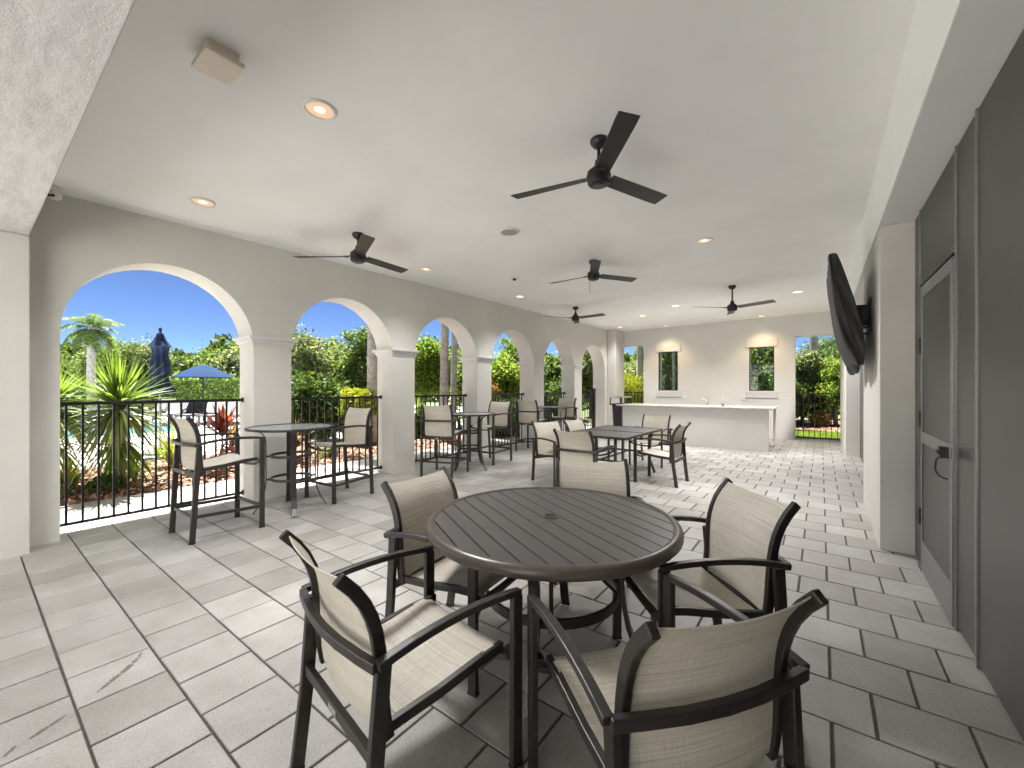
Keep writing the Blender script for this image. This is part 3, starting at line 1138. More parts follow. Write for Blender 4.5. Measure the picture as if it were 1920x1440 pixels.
tag(t, 'small white wall plate just behind the faucet', 'outlet', 'white outlets and plates on the end wall')

# ================================================================== CEILING FIXTURES


LAMP = 6.4


def downlight(x, y, r_, label, power=0.0, on=True, spot=None):
    z = cz(x, y)
    t = thing('ceiling_light', label, 'ceiling light', (x, y, z), 0, 'recessed round downlights in the ceiling')
    MB().lathe([(r_, 0.003), (r_, -.006), (r_ - .008, -.012), (r_ - .018, -.010), (r_ - .022, 0.004)], 28, closed=True).build('trim_ring', 'white_plastic', t, smooth=40)
    MB().lathe([(r_ - .021, -.004), (r_ * .55, -.0015), (0.0001, -.001)], 28).build('reflector', ('lamp_glow' if y < 6 else 'lamp_bulb') if on else 'speaker_grille', t, smooth=60)
    if on:
        MB().lathe([(r_ * .33, -.004), (r_ * .25, -.007), (0.0001, -.009)], 20).build('bulb', 'lamp_bulb', t, smooth=60)
    if power:
        ld = bpy.data.lights.new('downlight_lamp', 'SPOT')
        ld.energy = power * LAMP; ld.color = (1.0, 0.985, 0.985) if not spot else (1.0, 0.72, 0.42)
        ld.spot_size = R(spot or (110 if x < -4.5 else 150)); ld.spot_blend = 1.0 if not spot else 0.55; ld.shadow_soft_size = 0.32
        lo = bpy.data.objects.new('downlight_lamp', ld); C.objects.link(lo)
        lo.parent = t; lo.location = (0, 0, -.03)
    return t


LT = [(-2.72, 1.46, .105, 'lit warm downlight nearest the camera, right of the square ceiling box', 14, None),
      (-4.80, 1.41, .105, 'warm downlight above the nearest arch', 3, None),
      (-4.85, 4.28, .105, 'downlight between the first and the second arch piers beyond the nearest left fan', 5, None),
      (-1.23, 5.88, .105, 'lit downlight between the nearest fan and the far right fan', 17, None),
      (-0.38, 10.23, .105, 'bright downlight nearest the covered television top', 12, None),
      (-2.70, 9.96, .105, 'downlight in the middle of the ceiling before the bar counter', 12, None),
      (-3.74, 10.73, .09, 'small downlight over the left part of the bar counter', 9, None),
      (-1.28, 12.93, .09, 'downlight close to the end wall above the right window', 2.8, 112),
      (-3.80, 12.95, .09, 'downlight close to the end wall above the left window', 2.6, 112),
      (-5.0, 12.3, .09, 'downlight in the far left ceiling corner', 5, None),
      (-4.85, 6.75, .09, 'downlight between the two left-hand fans', 6, None),
      (-1.23, 11.09, .09, 'downlight just behind the far right fan blade', 9, None)]
for (x, y, r_, lab, pw, spn) in LT:
    downlight(x, y, r_, lab, pw, True, spn)

sp = thing('ceiling_speaker', 'round grey ceiling speaker with a white rim between the fans', 'speaker', (-3.01, 3.98, cz(-3.01, 3.98)))
MB().lathe([(.125, .003), (.125, -.006), (.118, -.012), (.104, -.010), (.10, .003)], 32, closed=True).build('rim', 'white_plastic', sp, smooth=40)
MB().lathe([(.103, -.006), (.05, -.009), (.0001, -.01)], 32).build('grille', 'speaker_grille', sp, smooth=60)
sd_ = thing('smoke_detector', 'small round detector with dark centre on the ceiling left of the middle fan', 'detector', (-4.13, 5.59, cz(-4.13, 5.59)))
MB().lathe([(.07, .003), (.07, -.012), (.05, -.02), (.0001, -.02)], 24).build('base', 'white_plastic', sd_, smooth=40)
MB().lathe([(.03, -.02), (.028, -.045), (.0001, -.05)], 18).build('sensor', 'plastic_black', sd_, smooth=40)

cb = thing('ceiling_box', 'square cream ceiling light box near the top left', 'ceiling light', (-2.735, 0.875, cz(-2.735, 0.875)))
MB().box(-.095, .095, -.075, .075, -.045, .01).build('base', 'cream_plastic', cb, bevel=0.004)
MB().box(-.115, .115, -.095, .095, -.075, -.047).build('cover', 'cream_plastic', cb, bevel=0.006)

cmr = thing('security_camera', 'small white dome security camera in the top left corner of the arch wall', 'security camera', (-5.42, 0.50, cz(-5.42, 0.5)))
MB().lathe([(.055, .003), (.055, -.02), (.045, -.03), (.0001, -.03)], 24).build('mount', 'white_plastic', cmr, smooth=40)
MB().lathe([(.042, -.03), (.05, -.055), (.046, -.085), (.03, -.105), (.0001, -.11)], 24).build('ball', 'white_plastic', cmr, smooth=60)
for (a, z_) in ((-35, -.07), (-48, -.085)):
    q = R(a); MB().lathe([(.013, 0), (.013, .006), (.0001, .008)], 12, c=(0, 0, 0)).build('lens', 'plastic_black', cmr)
    l_ = C.objects[-1] if False else None
idx = 0
for o in list(C.objects):
    if o.parent == cmr and o.name.startswith('lens'):
        a = R(-20 - 35 * idx)
        dvec = Vector((math.cos(a), math.sin(a), -.5)).normalized()
        o.location = Vector((0, 0, -.065)) + dvec * 0.046
        o.rotation_euler = dvec.to_track_quat('Z', 'Y').to_euler()
        idx += 1


def make_fan(loc, hubz, angs, label, broad=0.065):
    z = cz(loc[0], loc[1])
    t = thing('ceiling_fan', label, 'ceiling fan', (loc[0], loc[1], z), 0, 'black three-blade ceiling fans')
    h = hubz - z
    MB().lathe([(.062, .005), (.068, -.01), (.066, -.03), (.045, -.055), (.026, -.068), (.0001, -.07)], 28).build('canopy', 'fan_black', t, smooth=50)
    MB().tube([(0, 0, -.05), (0, 0, h + .10)], .013, 12).build('down_rod', 'fan_black', t, smooth=50)
    MB().lathe([(.0001, h + .135), (.028, h + .13), (.034, h + .09), (.070, h + .055), (.088, h + .04), (.088, h + .015), (.094, h + .012), (.094, h - .004), (.088, h - .008), (.086, h - .045), (.074, h - .06), (.052, h - .064), (.0001, h - .066)], 32).build('motor_housing', 'fan_black', t, smooth=35)
    MB().lathe([(.045, h - .066), (.045, h - .074), (.0001, h - .076)], 28).build('end_cap', 'table_metal', t, smooth=40)
    bm = MB()
    pts = []
    r0, r1 = 0.105, 0.745
    for s_ in range(9):
        q = s_ / 8
        r_ = r0 + (r1 - r0) * q
        wd = 0.058 + 0.012 * q
        if s_ == 8: wd *= 0.96
        pt = R(-15 + 4 * q)
        for sg in (-1, 1):
            for tz in (.003, -.003):
                pts.append((r_, sg * wd * math.cos(pt), sg * wd * math.sin(pt) + tz))
    f = []
    for s_ in range(8):
        a = s_ * 4
        f += [(a, a + 4, a + 6, a + 2), (a + 1, a + 3, a + 7, a + 5), (a, a + 1, a + 5, a + 4), (a + 2, a + 6, a + 7, a + 3)]
    f += [(0, 2, 3, 1), (32, 33, 35, 34)]
    bm.add(pts, f)
    # bracket arm and screws
    br = MB().box(.07, .17, -.022, .022, .004, .010)
    for (sx, sy) in ((.125, -.012), (.125, .012), (.15, 0)):
        br.lathe([(.006, -.014), (.006, -.006), (.0001, -.004)], 8, c=(sx, sy, 0))
    bme = bm.mesh('blade', 'fan_black', 30)
    bre = br.mesh('blade_bracket', 'table_metal')
    for a in angs:
        o = bpy.data.objects.new('blade', bme); C.objects.link(o); o.parent = t
        o.location = (0, 0, h + .004); o.rotation_euler = (0, 0, R(a))
        o2 = bpy.data.objects.new('blade_bracket', bre); C.objects.link(o2); o2.parent = o
        o2.rotation_euler = (R(-15), 0, 0)
    return t


make_fan((-1.39, 2.99), 3.045, (-171, -51, 69), 'nearest black ceiling fan, largest in view at the top centre')
make_fan((-4.40, 2.83), 2.955, (-145, -25, 95), 'black ceiling fan above the second arch, nearest the arch wall')
f3 = make_fan((-2.72, 5.67), 3.075, (178, -62, 58), 'middle black ceiling fan with a thin pull chain')
MB().tube([(-.05, -.03, 3.02 - cz(-2.72, 5.67)), (-.05, -.03, 2.82 - cz(-2.72, 5.67))], .0025, 6).build('pull_chain', 'table_metal', f3)
make_fan((-4.53, 8.5), 3.0, (-125, -5, 115), 'far left black ceiling fan near the last arches')
make_fan((-1.35, 8.8), 2.92, (-139, -19, 101), 'far right black ceiling fan with a long down rod')

# ================================================================== COVERED TELEVISION
tv = thing('covered_television', 'wall television tilted down under a loose black fabric cover on the right pier', 'television', (0.41, 5.72, 2.15))
bm = bmesh.new()
bmesh.ops.create_cube(bm, size=1)
bmesh.ops.subdivide_edges(bm, edges=bm.edges, cuts=15, use_grid_fill=True)
from mathutils import noise as mn
for v in bm.verts:
    u, vv, ww = v.co.x, v.co.y, v.co.z       # thickness, width, height in -.5..+.5
    t_ = ww + .5
    th = 0.06 + 0.12 * math.sin(math.pi * min(1, t_ * 0.9 + .05)) ** 0.8
    if t_ > .97: th *= .75
    yv = vv * (1.40 - 0.06 * abs(ww))
    fold = 0.018 * math.sin(yv * 17 + 3 * math.sin(t_ * 3.1)) + 0.022 * mn.noise(Vector((yv * 4, t_ * 2.0, u * 2)))
    zc = -0.58 + t_ * 1.15
    if t_ < 0.12:
        zc += 0.05 * math.sin(yv * 9) * (0.12 - t_) / 0.12 + 0.02
    zz_ = 2.15 + zc
    outx = float(np.interp(zz_, [1.55, 1.67, 1.84, 2.17, 2.5, 2.77], [.27, .235, .17, .11, .072, .055]))
    bckx = float(np.interp(zz_, [1.55, 1.75, 1.93, 2.24, 2.45, 2.61, 2.75], [.30, .325, .32, .265, .205, .155, .105]))
    xx_ = outx + (bckx - outx) * (u + .5) - .41
    v.co = Vector((xx_ + fold * (0.25 + 0.6 * (1 - t_)), yv * .93 + 0.012 * math.sin(t_ * 11 + u * 9), zc))
me = bpy.data.meshes.new('fabric_cover'); bm.to_mesh(me); bm.free()
for p in me.polygons: p.use_smooth = True
me.materials.append(MATS['cover_cloth'])
co_ = bpy.data.objects.new('fabric_cover', me); C.objects.link(co_); co_.parent = tv
ss = co_.modifiers.new('smooth', 'SUBSURF'); ss.levels = 1; ss.render_levels = 1
# seam and hanging straps
mbx = MB()
mbx.tube([(-.315, -.655, .52), (-.285, -.665, .2), (-.20, -.66, -.15), (-.13, -.65, -.5)], .005, 6)
mbx.build('cover_seam', 'plastic_black', tv)
mk = MB().box(-.012, -.0, -.22, .22, -.18, .17)
mk.box(-.12, -.01, -.06, .06, -.10, .12)
mk.tube([(-.02, .1, -.1), (-.12, .05, -.14), (-.03, -.15, -.2)], .012, 6)
mk.build('wall_mount', 'plastic_black', tv, bevel=0.003)

# ================================================================== CHAIRS


def sling_surface(pathpts, hw, bow, n_across=10, thick=0.004):
    """cloth stretched across x between -hw..hw along a path in (y,z); bow = sag normal to the surface"""
    P = []
    for i in range(len(pathpts)):
        y_, z_ = pathpts[i]
        a = pathpts[max(0, i - 1)]; b_ = pathpts[min(len(pathpts) - 1, i + 1)]
        t_ = Vector((b_[0] - a[0], b_[1] - a[1])).normalized()
        nrm = Vector((-t_.y, t_.x))
        for lay in (0, 1):
            for k in range(n_across + 1):
                u = -1 + 2 * k / n_across
                s_ = bow[i] * (1 - u * u) + (thick if lay else 0)
                P.append((u * hw, y_ + nrm.x * s_, z_ + nrm.y * s_))
    W = n_across + 1
    f = []
    m_ = len(pathpts)
    for i in range(m_ - 1):
        for k in range(n_across):
            a = i * 2 * W + k
            f.append((a, a + 1, a + 2 * W + 1, a + 2 * W))
            a2 = a + W
            f.append((a2, a2 + 2 * W, a2 + 2 * W + 1, a2 + 1))
        for k in (0, n_across):
            a = i * 2 * W + k
            f.append((a, a + 2 * W, a + 3 * W, a + W))
    for i in (0, m_ - 1):
        for k in range(n_across):
            a = i * 2 * W + k
            f.append((a, a + W, a + W + 1, a + 1))
    return MB().add(P, f)


def bez(p0, p1, p2, p3, n):
    out = []
    for i in range(n + 1):
        t = i / n
        out.append(tuple(((1 - t) ** 3) * a + 3 * ((1 - t) ** 2) * t * b_ + 3 * (1 - t) * t * t * c + t ** 3 * d for a, b_, c, d in zip(p0, p1, p2, p3)))
    return out


def make_chair(name, label, cat, group, up=0.0):
    t = thing(name, label, cat, (0, 0, 0), 0, group)
    U = up
    M_ = 'dark_metal'
    # legs
    for s in (-1, 1):
        MB().sweep([(s * .287, .285, 0.006), (s * .290, .285, 0.632 + U)], .026, .046, (1, 0, 0)).build('leg', M_, t, bevel=0.004)
        x0, x1 = .262 + .0 * U, .278
        MB().sweep([(s * x0, -.300 + .012 * (U > 0), 0.006), (s * .272, -.262, .30 + U * .7), (s * x1, -.238, .615 + U)], .026, .046, (1, 0, 0)).build('leg', M_, t, bevel=0.004)
        # foot caps
        MB().box(s * .287 - .0145, s * .287 + .0145, .261, .309, 0, .012).build('foot_cap', 'plastic_black', t)
        MB().box(s * x0 - .0145, s * x0 + .0145, -.325 + .012 * (U > 0), -.277 + .012 * (U > 0), 0, .012).build('foot_cap', 'plastic_black', t)
        # arm: broad flat bar arched along its length
        arm = bez((s * .290, .302, .640 + U), (s * .292, .10, .672 + U), (s * .296, -.10, .668 + U), (s * .303, -.268, .632 + U), 9)
        MB().sweep(arm, .031, .024, (1, 0, 0)).build('armrest', M_, t, bevel=0.004)
        # seat side rail
        MB().sweep([(s * .236, -.205, .392 + U), (s * .238, -.02, .405 + U), (s * .238, .16, .428 + U), (s * .236, .262, .432 + U)], .024, .034, (1, 0, 0)).build('seat_rail', M_, t, bevel=0.003)
        MB().box(min(s * .25, s * .276), max(s * .25, s * .276), .262, .30, .405 + U, .437 + U).build('seat_bracket', 'plastic_black', t, bevel=0.003)
        # back post
        bp = bez((s * .243, -.206, .365 + U), (s * .244, -.250, .57 + U), (s * .244, -.188, .725 + U), (s * .243, -.352 + .035 * (U > 0), .882 + U), 10)
        MB().sweep(bp, .025, .037, (1, 0, 0)).build('back_post', M_, t, bevel=0.004)
        if U:
            MB().sweep([(s * .287, .285, .215), (s * .264, -.277, .235)], .030, .018, (0, 0, 1)).build('stretcher', M_, t, bevel=0.002)
    rail = [(-.303, -.268, .628 + U), (-.22, -.283, .628 + U), (-.11, -.298, .628 + U), (0, -.303, .628 + U), (.11, -.298, .628 + U), (.22, -.283, .628 + U), (.303, -.268, .628 + U)]
    MB().sweep([(p[0] * .985, p[1], p[2] - .001) for p in rail], .032, .026, (0, 0, 1)).build('back_rail', M_, t, bevel=0.004)
    # rear and front cross bars
    MB().sweep([(-.262, -.262, .352 + U), (.262, -.262, .352 + U)], .040, .022, (0, 0, 1)).build('cross_bar', M_, t, bevel=0.003)
    MB().box(-.03, .03, -.2755, -.2735, .343 + U, .361 + U).build('name_tag', 'bright_metal', t)
    fb = [(-.274, .272, .405 + U), (-.16, .262, .372 + U), (0, .257, .362 + U), (.16, .262, .372 + U), (.274, .272, .405 + U)]
    MB().sweep(fb, .034, .022, (0, 1, 0)).build('cross_bar', M_, t, bevel=0.003)
    if U:
        MB().box(-.274, .274, .277, .293, .20, .232).build('stretcher', M_, t, bevel=0.002)
        MB().box(-.252, .252, -.285, -.269, .222, .25).build('stretcher', M_, t, bevel=0.002)
    # slings
    sp_ = [(-.17, .405 + U), (-.12, .403 + U), (-.04, .412 + U), (.06, .425 + U), (.15, .440 + U), (.215, .446 + U), (.255, .436 + U), (.272, .415 + U)]
    sling_surface(sp_, .236, [-.004, -.012, -.022, -.024, -.020, -.014, -.010, -.006]).build('seat', 'sling_seat', t, smooth=50)
    bc = bez((0, -.212, .385 + U), (0, -.243, .57 + U), (0, -.182, .725 + U), (0, -.333 + .035 * (U > 0), .876 + U), 11)
    sling_surface([(p[1], p[2]) for p in bc], .240, [.026 if 0 < i < 11 else .024 for i in range(12)]).build('backrest', 'sling_back', t, smooth=50)
    return t


DG = 'beige sling dining chairs'
dining = make_chair('dining_chair', 'x', 'chair', DG, 0.0)
bar = make_chair('bar_chair', 'x', 'bar chair', 'tall sling bar chairs', 0.255)
index_children()


def first_or_dup(proto, used, loc, rz, label, group=None):
    if not used[0]:
        proto.location = loc; proto.rotation_euler = (0, 0, rz); proto['label'] = label
        if group: proto['group'] = group
        used[0] = True
        return proto
    return dup(proto, loc, rz, label, group)


ud, ub = [False], [False]
G1 = 'dining chairs around the round slatted table'
G2 = 'dining chairs around the rectangular table'
G3 = 'tall bar chairs at the round bar tables'
for (x, y, a, lab, gr) in [
    (-1.234, 0.997, -8.7, 'beige sling armchair at the front left of the round slatted table, seen from its side', G1),
    (-0.427, 1.294, 53.7, 'beige sling armchair at the front right, its whole back towards the camera', G1),
    (-0.51, 2.18, 131.9, 'beige sling armchair to the right of the round table, facing left', G1),
    (-1.585, 1.66, -84.0, 'beige sling armchair tucked behind the left edge of the round table', G1),
    (-1.148, 2.433, -148.4, 'beige sling armchair behind the round table, only its back showing over the top', G1),
    (-1.913, 6.282, 88.3, 'sling chair turned sideways at the right side of the rectangular table', G2),
    (-2.425, 4.80, -0.6, 'sling chair at the near end of the rectangular table, back to the camera', G2),
    (-3.12, 5.33, -112, 'sling chair at the near left corner of the rectangular table', G2),
    (-2.94, 6.011, -95.8, 'sling chair at the far left side of the rectangular table, behind the corner chair', G2),
    (-2.499, 7.60, 179.3, 'sling chair at the far end of the rectangular table, facing the camera', G2)]:
    first_or_dup(dining, ud, (x, y, 0), R(a), lab, gr)
for (x, y, a, lab) in [
    (-4.774, 1.523, 1.6, 'tall sling bar chair in front of the first railing, nearest on the left'),
    (-5.00, 2.96, -176, 'tall sling bar chair on the far side of the nearest bar table'),
    (-4.90, 4.72, 20.0, 'tall sling bar chair on the near side of the second bar table, back turned'),
    (-5.03, 6.06, -179.8, 'tall sling bar chair on the far side of the second bar table'),
    (-5.15, 7.66, 5.0, 'tall sling bar chair on the near side of the farthest bar table'),
    (-5.20, 9.02, 180, 'farthest tall sling bar chair, beyond the last bar table')]:
    first_or_dup(bar, ub, (x, y, 0), R(a), lab, G3)

# ================================================================== TABLES


def strap_leg(prof, w_, th, a, parent, name='leg'):
    """flat strap following (r,z) profile, turned to angle a"""
    c, s = math.cos(a), math.sin(a)
    mb = MB()
    mb.sweep([(r_ * c, r_ * s, z) for r_, z in prof], w_, th, (-s, c, 0))
    return mb.build(name, 'dark_metal', parent, bevel=0.003)


def ring(r_, z, h, th, parent, name='ring'):
    return MB().lathe([(r_ + th, z - h), (r_ + th, z + h), (r_, z + h), (r_, z - h)], 36, closed=True).build(name, 'dark_metal', parent, smooth=30)


# round slatted dining table
TR = 0.645
tb = thing('round_table', 'large round brown slatted metal table in the foreground', 'table', (-1.148, 1.880, 0))
pa = R(-28.1)
pw = 0.089
cx, sx = math.cos(pa), math.sin(pa)
k0 = -7
ri = TR - 0.036
for k in range(-7, 8):
    a0 = k * pw - pw / 2 + .0032; a1 = k * pw + pw / 2 - .0032
    if abs(a0) > ri or abs(a1) > ri:
        a0 = max(-ri + .002, min(ri - .002, a0)); a1 = max(-ri + .002, min(ri - .002, a1))
        if a1 - a0 < .01: continue
    mb = MB()
    n = 5
    top = []
    offs = [a0 + (a1 - a0) * i / n for i in range(n + 1)]
    right = [(math.sqrt(max(0, ri * ri - o_ * o_)), o_) for o_ in offs]
    left = [(-math.sqrt(max(0, ri * ri - o_ * o_)), o_) for o_ in reversed(offs)]
    poly = right + left
    P = [(p * cx - q * sx, p * sx + q * cx) for p, q in poly]
    nn = len(P)
    vv = [(p[0], p[1], .716) for p in P] + [(p[0], p[1], .700) for p in P]
    ff = [tuple(range(nn)), tuple(range(2 * nn - 1, nn - 1, -1))] + [(i, (i + 1) % nn, nn + (i + 1) % nn, nn + i) for i in range(nn)]
    mb.add(vv, ff)
    mb.build('plank', 'table_metal', tb, bevel=0.002)
MB().lathe([(TR - .037, .700), (TR - .037, .717), (TR - .028, .723), (TR - .010, .721), (TR + .004, .711), (TR + .009, .697), (TR + .006, .680), (TR - .006, .667), (TR - .02, .664), (TR - .03, .680)], 96, closed=True).build('rim', 'rim_metal', tb, smooth=50)
MB().box(-.55, .55, -.02, .02, .672, .698).box(-.02, .02, -.55, .55, .673, .697).build('under_frame', 'dark_metal', tb)
MB().lathe([(ri, .6985), (.0001, .6985)], 48).build('backing', 'plastic_black', tb)
mb = MB().lathe([(.041, .7165), (.041, .7205), (.033, .7205), (.033, .7165)], 24, closed=True)
mb.build('umbrella_hole_ring', 'rim_metal', tb, smooth=30)
MB().lathe([(.0325, .7178), (.0001, .7174)], 20).build('umbrella_hole', 'plastic_black', tb)
lp = [(.50, .672), (.455, .655), (.405, .60), (.375, .52), (.365, .42), (.372, .32), (.395, .20), (.435, .09), (.485, .010)]
for q in range(4):
    strap_leg(lp, .052, .022, R(20 + 90 * q), tb)
ring(.335, .34, .022, .016, tb)
crs = MB()
for q in range(4):
    a = R(20 + 90 * q)
    crs.tube([(0.345 * math.cos(a), 0.345 * math.sin(a), .60), (.22 * math.cos(a + .5), .22 * math.sin(a + .5), .62), (.10 * math.cos(a + .9), .10 * math.sin(a + .9), .60), (.335 * math.cos(a + R(90)), .335 * math.sin(a + R(90)), .36)], .007, 8)
crs.build('brace', 'dark_metal', tb, smooth=40)

# rectangular table
rt_ = thing('rectangular_table', 'long rectangular glass-topped table in the middle distance', 'table', (-2.605, 6.20, 0))
hx_, hy_ = .50, .82
MB().box(-hx_, hx_, -hy_, -hy_ + .035, .69, .722).box(-hx_, hx_, hy_ - .035, hy_, .69, .722).box(-hx_, -hx_ + .035, -hy_ + .035, hy_ - .035, .69, .722).box(hx_ - .035, hx_, -hy_ + .035, hy_ - .035, .69, .722).build('frame', 'dark_metal', rt_, bevel=0.004)
MB().box(-hx_ + .036, hx_ - .036, -.02, .02, .69, .7215).build('centre_bar', 'dark_metal', rt_, bevel=0.003)
for (a, b_) in ((-hy_ + .036, -.021), (.021, hy_ - .036)):
    MB().box(-hx_ + .036, hx_ - .036, a, b_, .708, .716).build('tabletop', 'table_metal', rt_)
MB().lathe([(.03, .722), (.03, .726), (.0001, .7265)], 16).build('umbrella_plug', 'plastic_black', rt_)
for (sx_, sy_) in ((-1, -1), (1, -1), (1, 1), (-1, 1)):
    P = [(.38 * sx_, .62 * sy_, .69), (.36 * sx_, .58 * sy_, .45), (.36 * sx_, .58 * sy_, .22), (.41 * sx_, .66 * sy_, .008)]
    MB().sweep(P, .026, .05, (1, 0, 0)).build('leg', 'dark_metal', rt_, bevel=0.003)
MB().box(-.36, .36, -.59, -.57, .33, .36).box(-.36, .36, .57, .59, .33, .36).box(-.01, .01, -.57, .57, .33, .355).build('stretcher', 'dark_metal', rt_)


def bar_table(loc, rz, label):
    t = thing('bar_table', label, 'bar table', loc, rz, 'tall round bar tables with glass tops')
    MB().lathe([(.425, .928), (.452, .930), (.460, .940), (.458, .952), (.448, .957), (.425, .953)], 64, closed=True).build('rim', 'dark_metal', t, smooth=50)
    MB().lathe([(.426, .936), (.426, .949), (.0001, .949), (.0001, .936)], 48).build('glass_top', 'table_glass', t, smooth=40)
    pf = [(.43, .930), (.36, .922), (.30, .90), (.262, .85), (.252, .78), (.252, .55), (.250, .38), (.258, .28), (.285, .17), (.325, .08), (.375, .008)]
    for q in range(4):
        strap_leg(pf, .058, .012, R(90 * q), t)
    for z in (.63, .37):
        ring(.205, z, .014, .010, t, 'footring')
        bb = MB()
        for q in range(4):
            a = R(90 * q)
            bb.sweep([(.21 * math.cos(a), .21 * math.sin(a), z), (.247 * math.cos(a), .247 * math.sin(a), z)], .02, .02, (0, 0, 1))
        bb.build('ring_clip', 'dark_metal', t)
    return t


b1 = bar_table((-4.885, 2.285, 0), R(-20), 'nearest tall round bar table, in front of the first pier')
index_children()
dup(b1, (-4.90, 5.31, 0), R(2), 'second tall round bar table, in front of the third arch')
dup(b1, (-5.10, 8.30, 0), R(25), 'farthest tall round bar table, near the fifth arch')

# ================================================================== POOL AREA
cu = thing('closed_umbrella', 'tall closed navy umbrella standing by the pool', 'umbrella', (-11.3, 2.56, 0))
MB().lathe([(.28, -.015), (.28, .03), (.05, .07), (.04, .12)], 20).build('base', 'stand_grey', cu, smooth=40)
MB().tube([(0, 0, .05), (0, 0, 2.62)], .024, 10).build('pole', 'aluminium', cu, smooth=40)
mb = MB()
pf = [(.05, 2.56), (.10, 2.42), (.19, 2.28), (.15, 2.26), (.11, 2.10), (.15, 1.92), (.16, 1.75), (.12, 1.62), (.16, 1.5), (.24, 1.32), (.23, 1.28), (.05, 1.30)]
n = 40
v = []; f = []
for (r_, z) in pf:
    for k in range(n):
        q = 2 * math.pi * k / n
        fold = 1 + 0.22 * math.cos(8 * q + z * 3) * (0.4 if z > 2.25 else 1)
        v.append((r_ * fold * math.cos(q) + (0.06 * (2.0 - z) if z < 2 else 0) * -.6, r_ * fold * math.sin(q), z))
for i in range(len(pf) - 1):
    for k in range(n):
        a = i * n + k; b_ = i * n + (k + 1) % n
        f.append((a, b_, b_ + n, a + n))
mb.add(v, f).build('folded_canopy', 'umbrella_cloth', cu, smooth=60)
MB().lathe([(.0001, 2.70), (.03, 2.67), (.03, 2.62), (.02, 2.55)], 10).build('finial', 'umbrella_cloth', cu, smooth=40)
MB().lathe([(.135, 1.60), (.135, 1.64), (.12, 1.64), (.12, 1.60)], 20, closed=True).build('tie_strap', 'plastic_black', cu)

# open umbrella
D_ = 17.0
ox, oy = at(381, D_)
ou = thing('open_umbrella', 'open blue pool umbrella shading the loungers', 'umbrella', (ox, oy, 0))
MB().tube([(0, 0, 0), (0, 0, 2.25)], .025, 8).build('pole', 'plastic_black', ou)
mb = MB()
n = 8
v = [(0, 0, 2.36)]
f = []
for (r_, z) in ((.12, 2.34), (.35, 2.25), (.8, 2.02), (1.12, 1.83)):
    for k in range(n):
        q = 2 * math.pi * k / n + .2
        v.append((r_ * math.cos(q), r_ * math.sin(q), z))
for k in range(n):
    f.append((0, 1 + k, 1 + (k + 1) % n))
for i in range(3):
    for k in range(n):
        a = 1 + i * n + k; b_ = 1 + i * n + (k + 1) % n
        f.append((a, a + n, b_ + n, b_))
o = mb.add(v, f).build('canopy', 'umbrella_open_cloth', ou)
sol = o.modifiers.new('thick', 'SOLIDIFY'); sol.thickness = .01
rb = MB()
for k in range(n):
    q = 2 * math.pi * k / n + .2
    rb.tube([(0, 0, 2.1), (.6 * math.cos(q), .6 * math.sin(q), 2.08)], .008, 4)
rb.build('ribs', 'plastic_black', ou)


def make_lounger():
    t = thing('sun_lounger', 'x', 'sun lounger', (0, 0, 0), 0, 'grey sun loungers beyond the pool')
    fr_ = MB()
    for s in (-1, 1):
        fr_.sweep([(s * .30, -.95, .36), (s * .30, .25, .36), (s * .30, .85, .86)], .03, .04, (1, 0, 0))
    fr_.box(-.30, .30, -.96, -.93, .34, .38).box(-.30, .30, .23, .26, .33, .36)
    fr_.build('frame', 'lounger_frame', t)
    for s in (-1, 1):
        for yy in (-.8, .55):
            MB().sweep([(s * .29, yy, 0), (s * .29, yy, .36)], .035, .04, (1, 0, 0)).build('leg', 'lounger_frame', t)
    sling_surface([(-.95, .385), (-.4, .37), (.2, .375), (.26, .39), (.5, .58), (.86, .885)], .29, [-.02] * 6, 6).build('sling', 'lounger_sling', t, smooth=50)
    for s in (-1, 1):
        MB().sweep([(s * .30, .0, .36), (s * .33, .05, .52), (s * .33, .40, .54), (s * .30, .45, .50)], .03, .03, (1, 0, 0)).build('armrest', 'lounger_frame', t)
    return t


ul = [False]
lg_ = make_lounger()
index_children()
for (px, d, a, lab) in [(322, 16.6, 55, 'grey sun lounger just right of the closed umbrella'), (362, 15.9, 62, 'grey sun lounger below the open umbrella, left one'),
                        (404, 17.6, 70, 'grey sun lounger below the open umbrella, right one'), (427, 15.6, 48, 'grey sun lounger beside the red plant, low backrest'),
                        (448, 17.0, 60, 'grey sun lounger half hidden by the first pier'), (295, 18.5, 50, 'grey sun lounger behind the closed umbrella pole')]:
    X, Y = at(px, d)
    first_or_dup(lg_, ul, (X, Y, 0), R(a), lab)
for (px, d, lab) in ((352, 15.2, 'low white side table in front of the loungers, left'), (395, 14.9, 'low white side table in front of the loungers, right')):
    X, Y = at(px, d)
    t = thing('side_table', lab, 'side table', (X, Y, 0), 0.4, 'low pool side tables')
    MB().box(-.3, .3, -.3, .3, .40, .43).build('top', 'lounger_frame', t, bevel=0.005)
    for (a, b_) in ((-.25, -.25), (.25, -.25), (.25, .25), (-.25, .25)):
        MB().box(a - .015, a + .015, b_ - .015, b_ + .015, 0, .40).build('leg', 'lounger_frame', t)

# ================================================================== VEGETATION


def leaf_quads(c, nrm_bias, size, n, rg, elong=0.5):
    """c (n,3) centres → diamonds"""
    a = rg.normal(0, 1, (n, 3)); a /= np.linalg.norm(a, axis=1)[:, None]
    b_ = rg.normal(0, 1, (n, 3)); b_ = b_ - (b_ * a).sum(1)[:, None] * a
    b_ /= np.linalg.norm(b_, axis=1)[:, None]
    L = size * rg.uniform(0.6, 1.35, n)[:, None]
    return np.stack([c - a * L, c - b_ * L * elong, c + a * L, c + b_ * L * elong], 1)


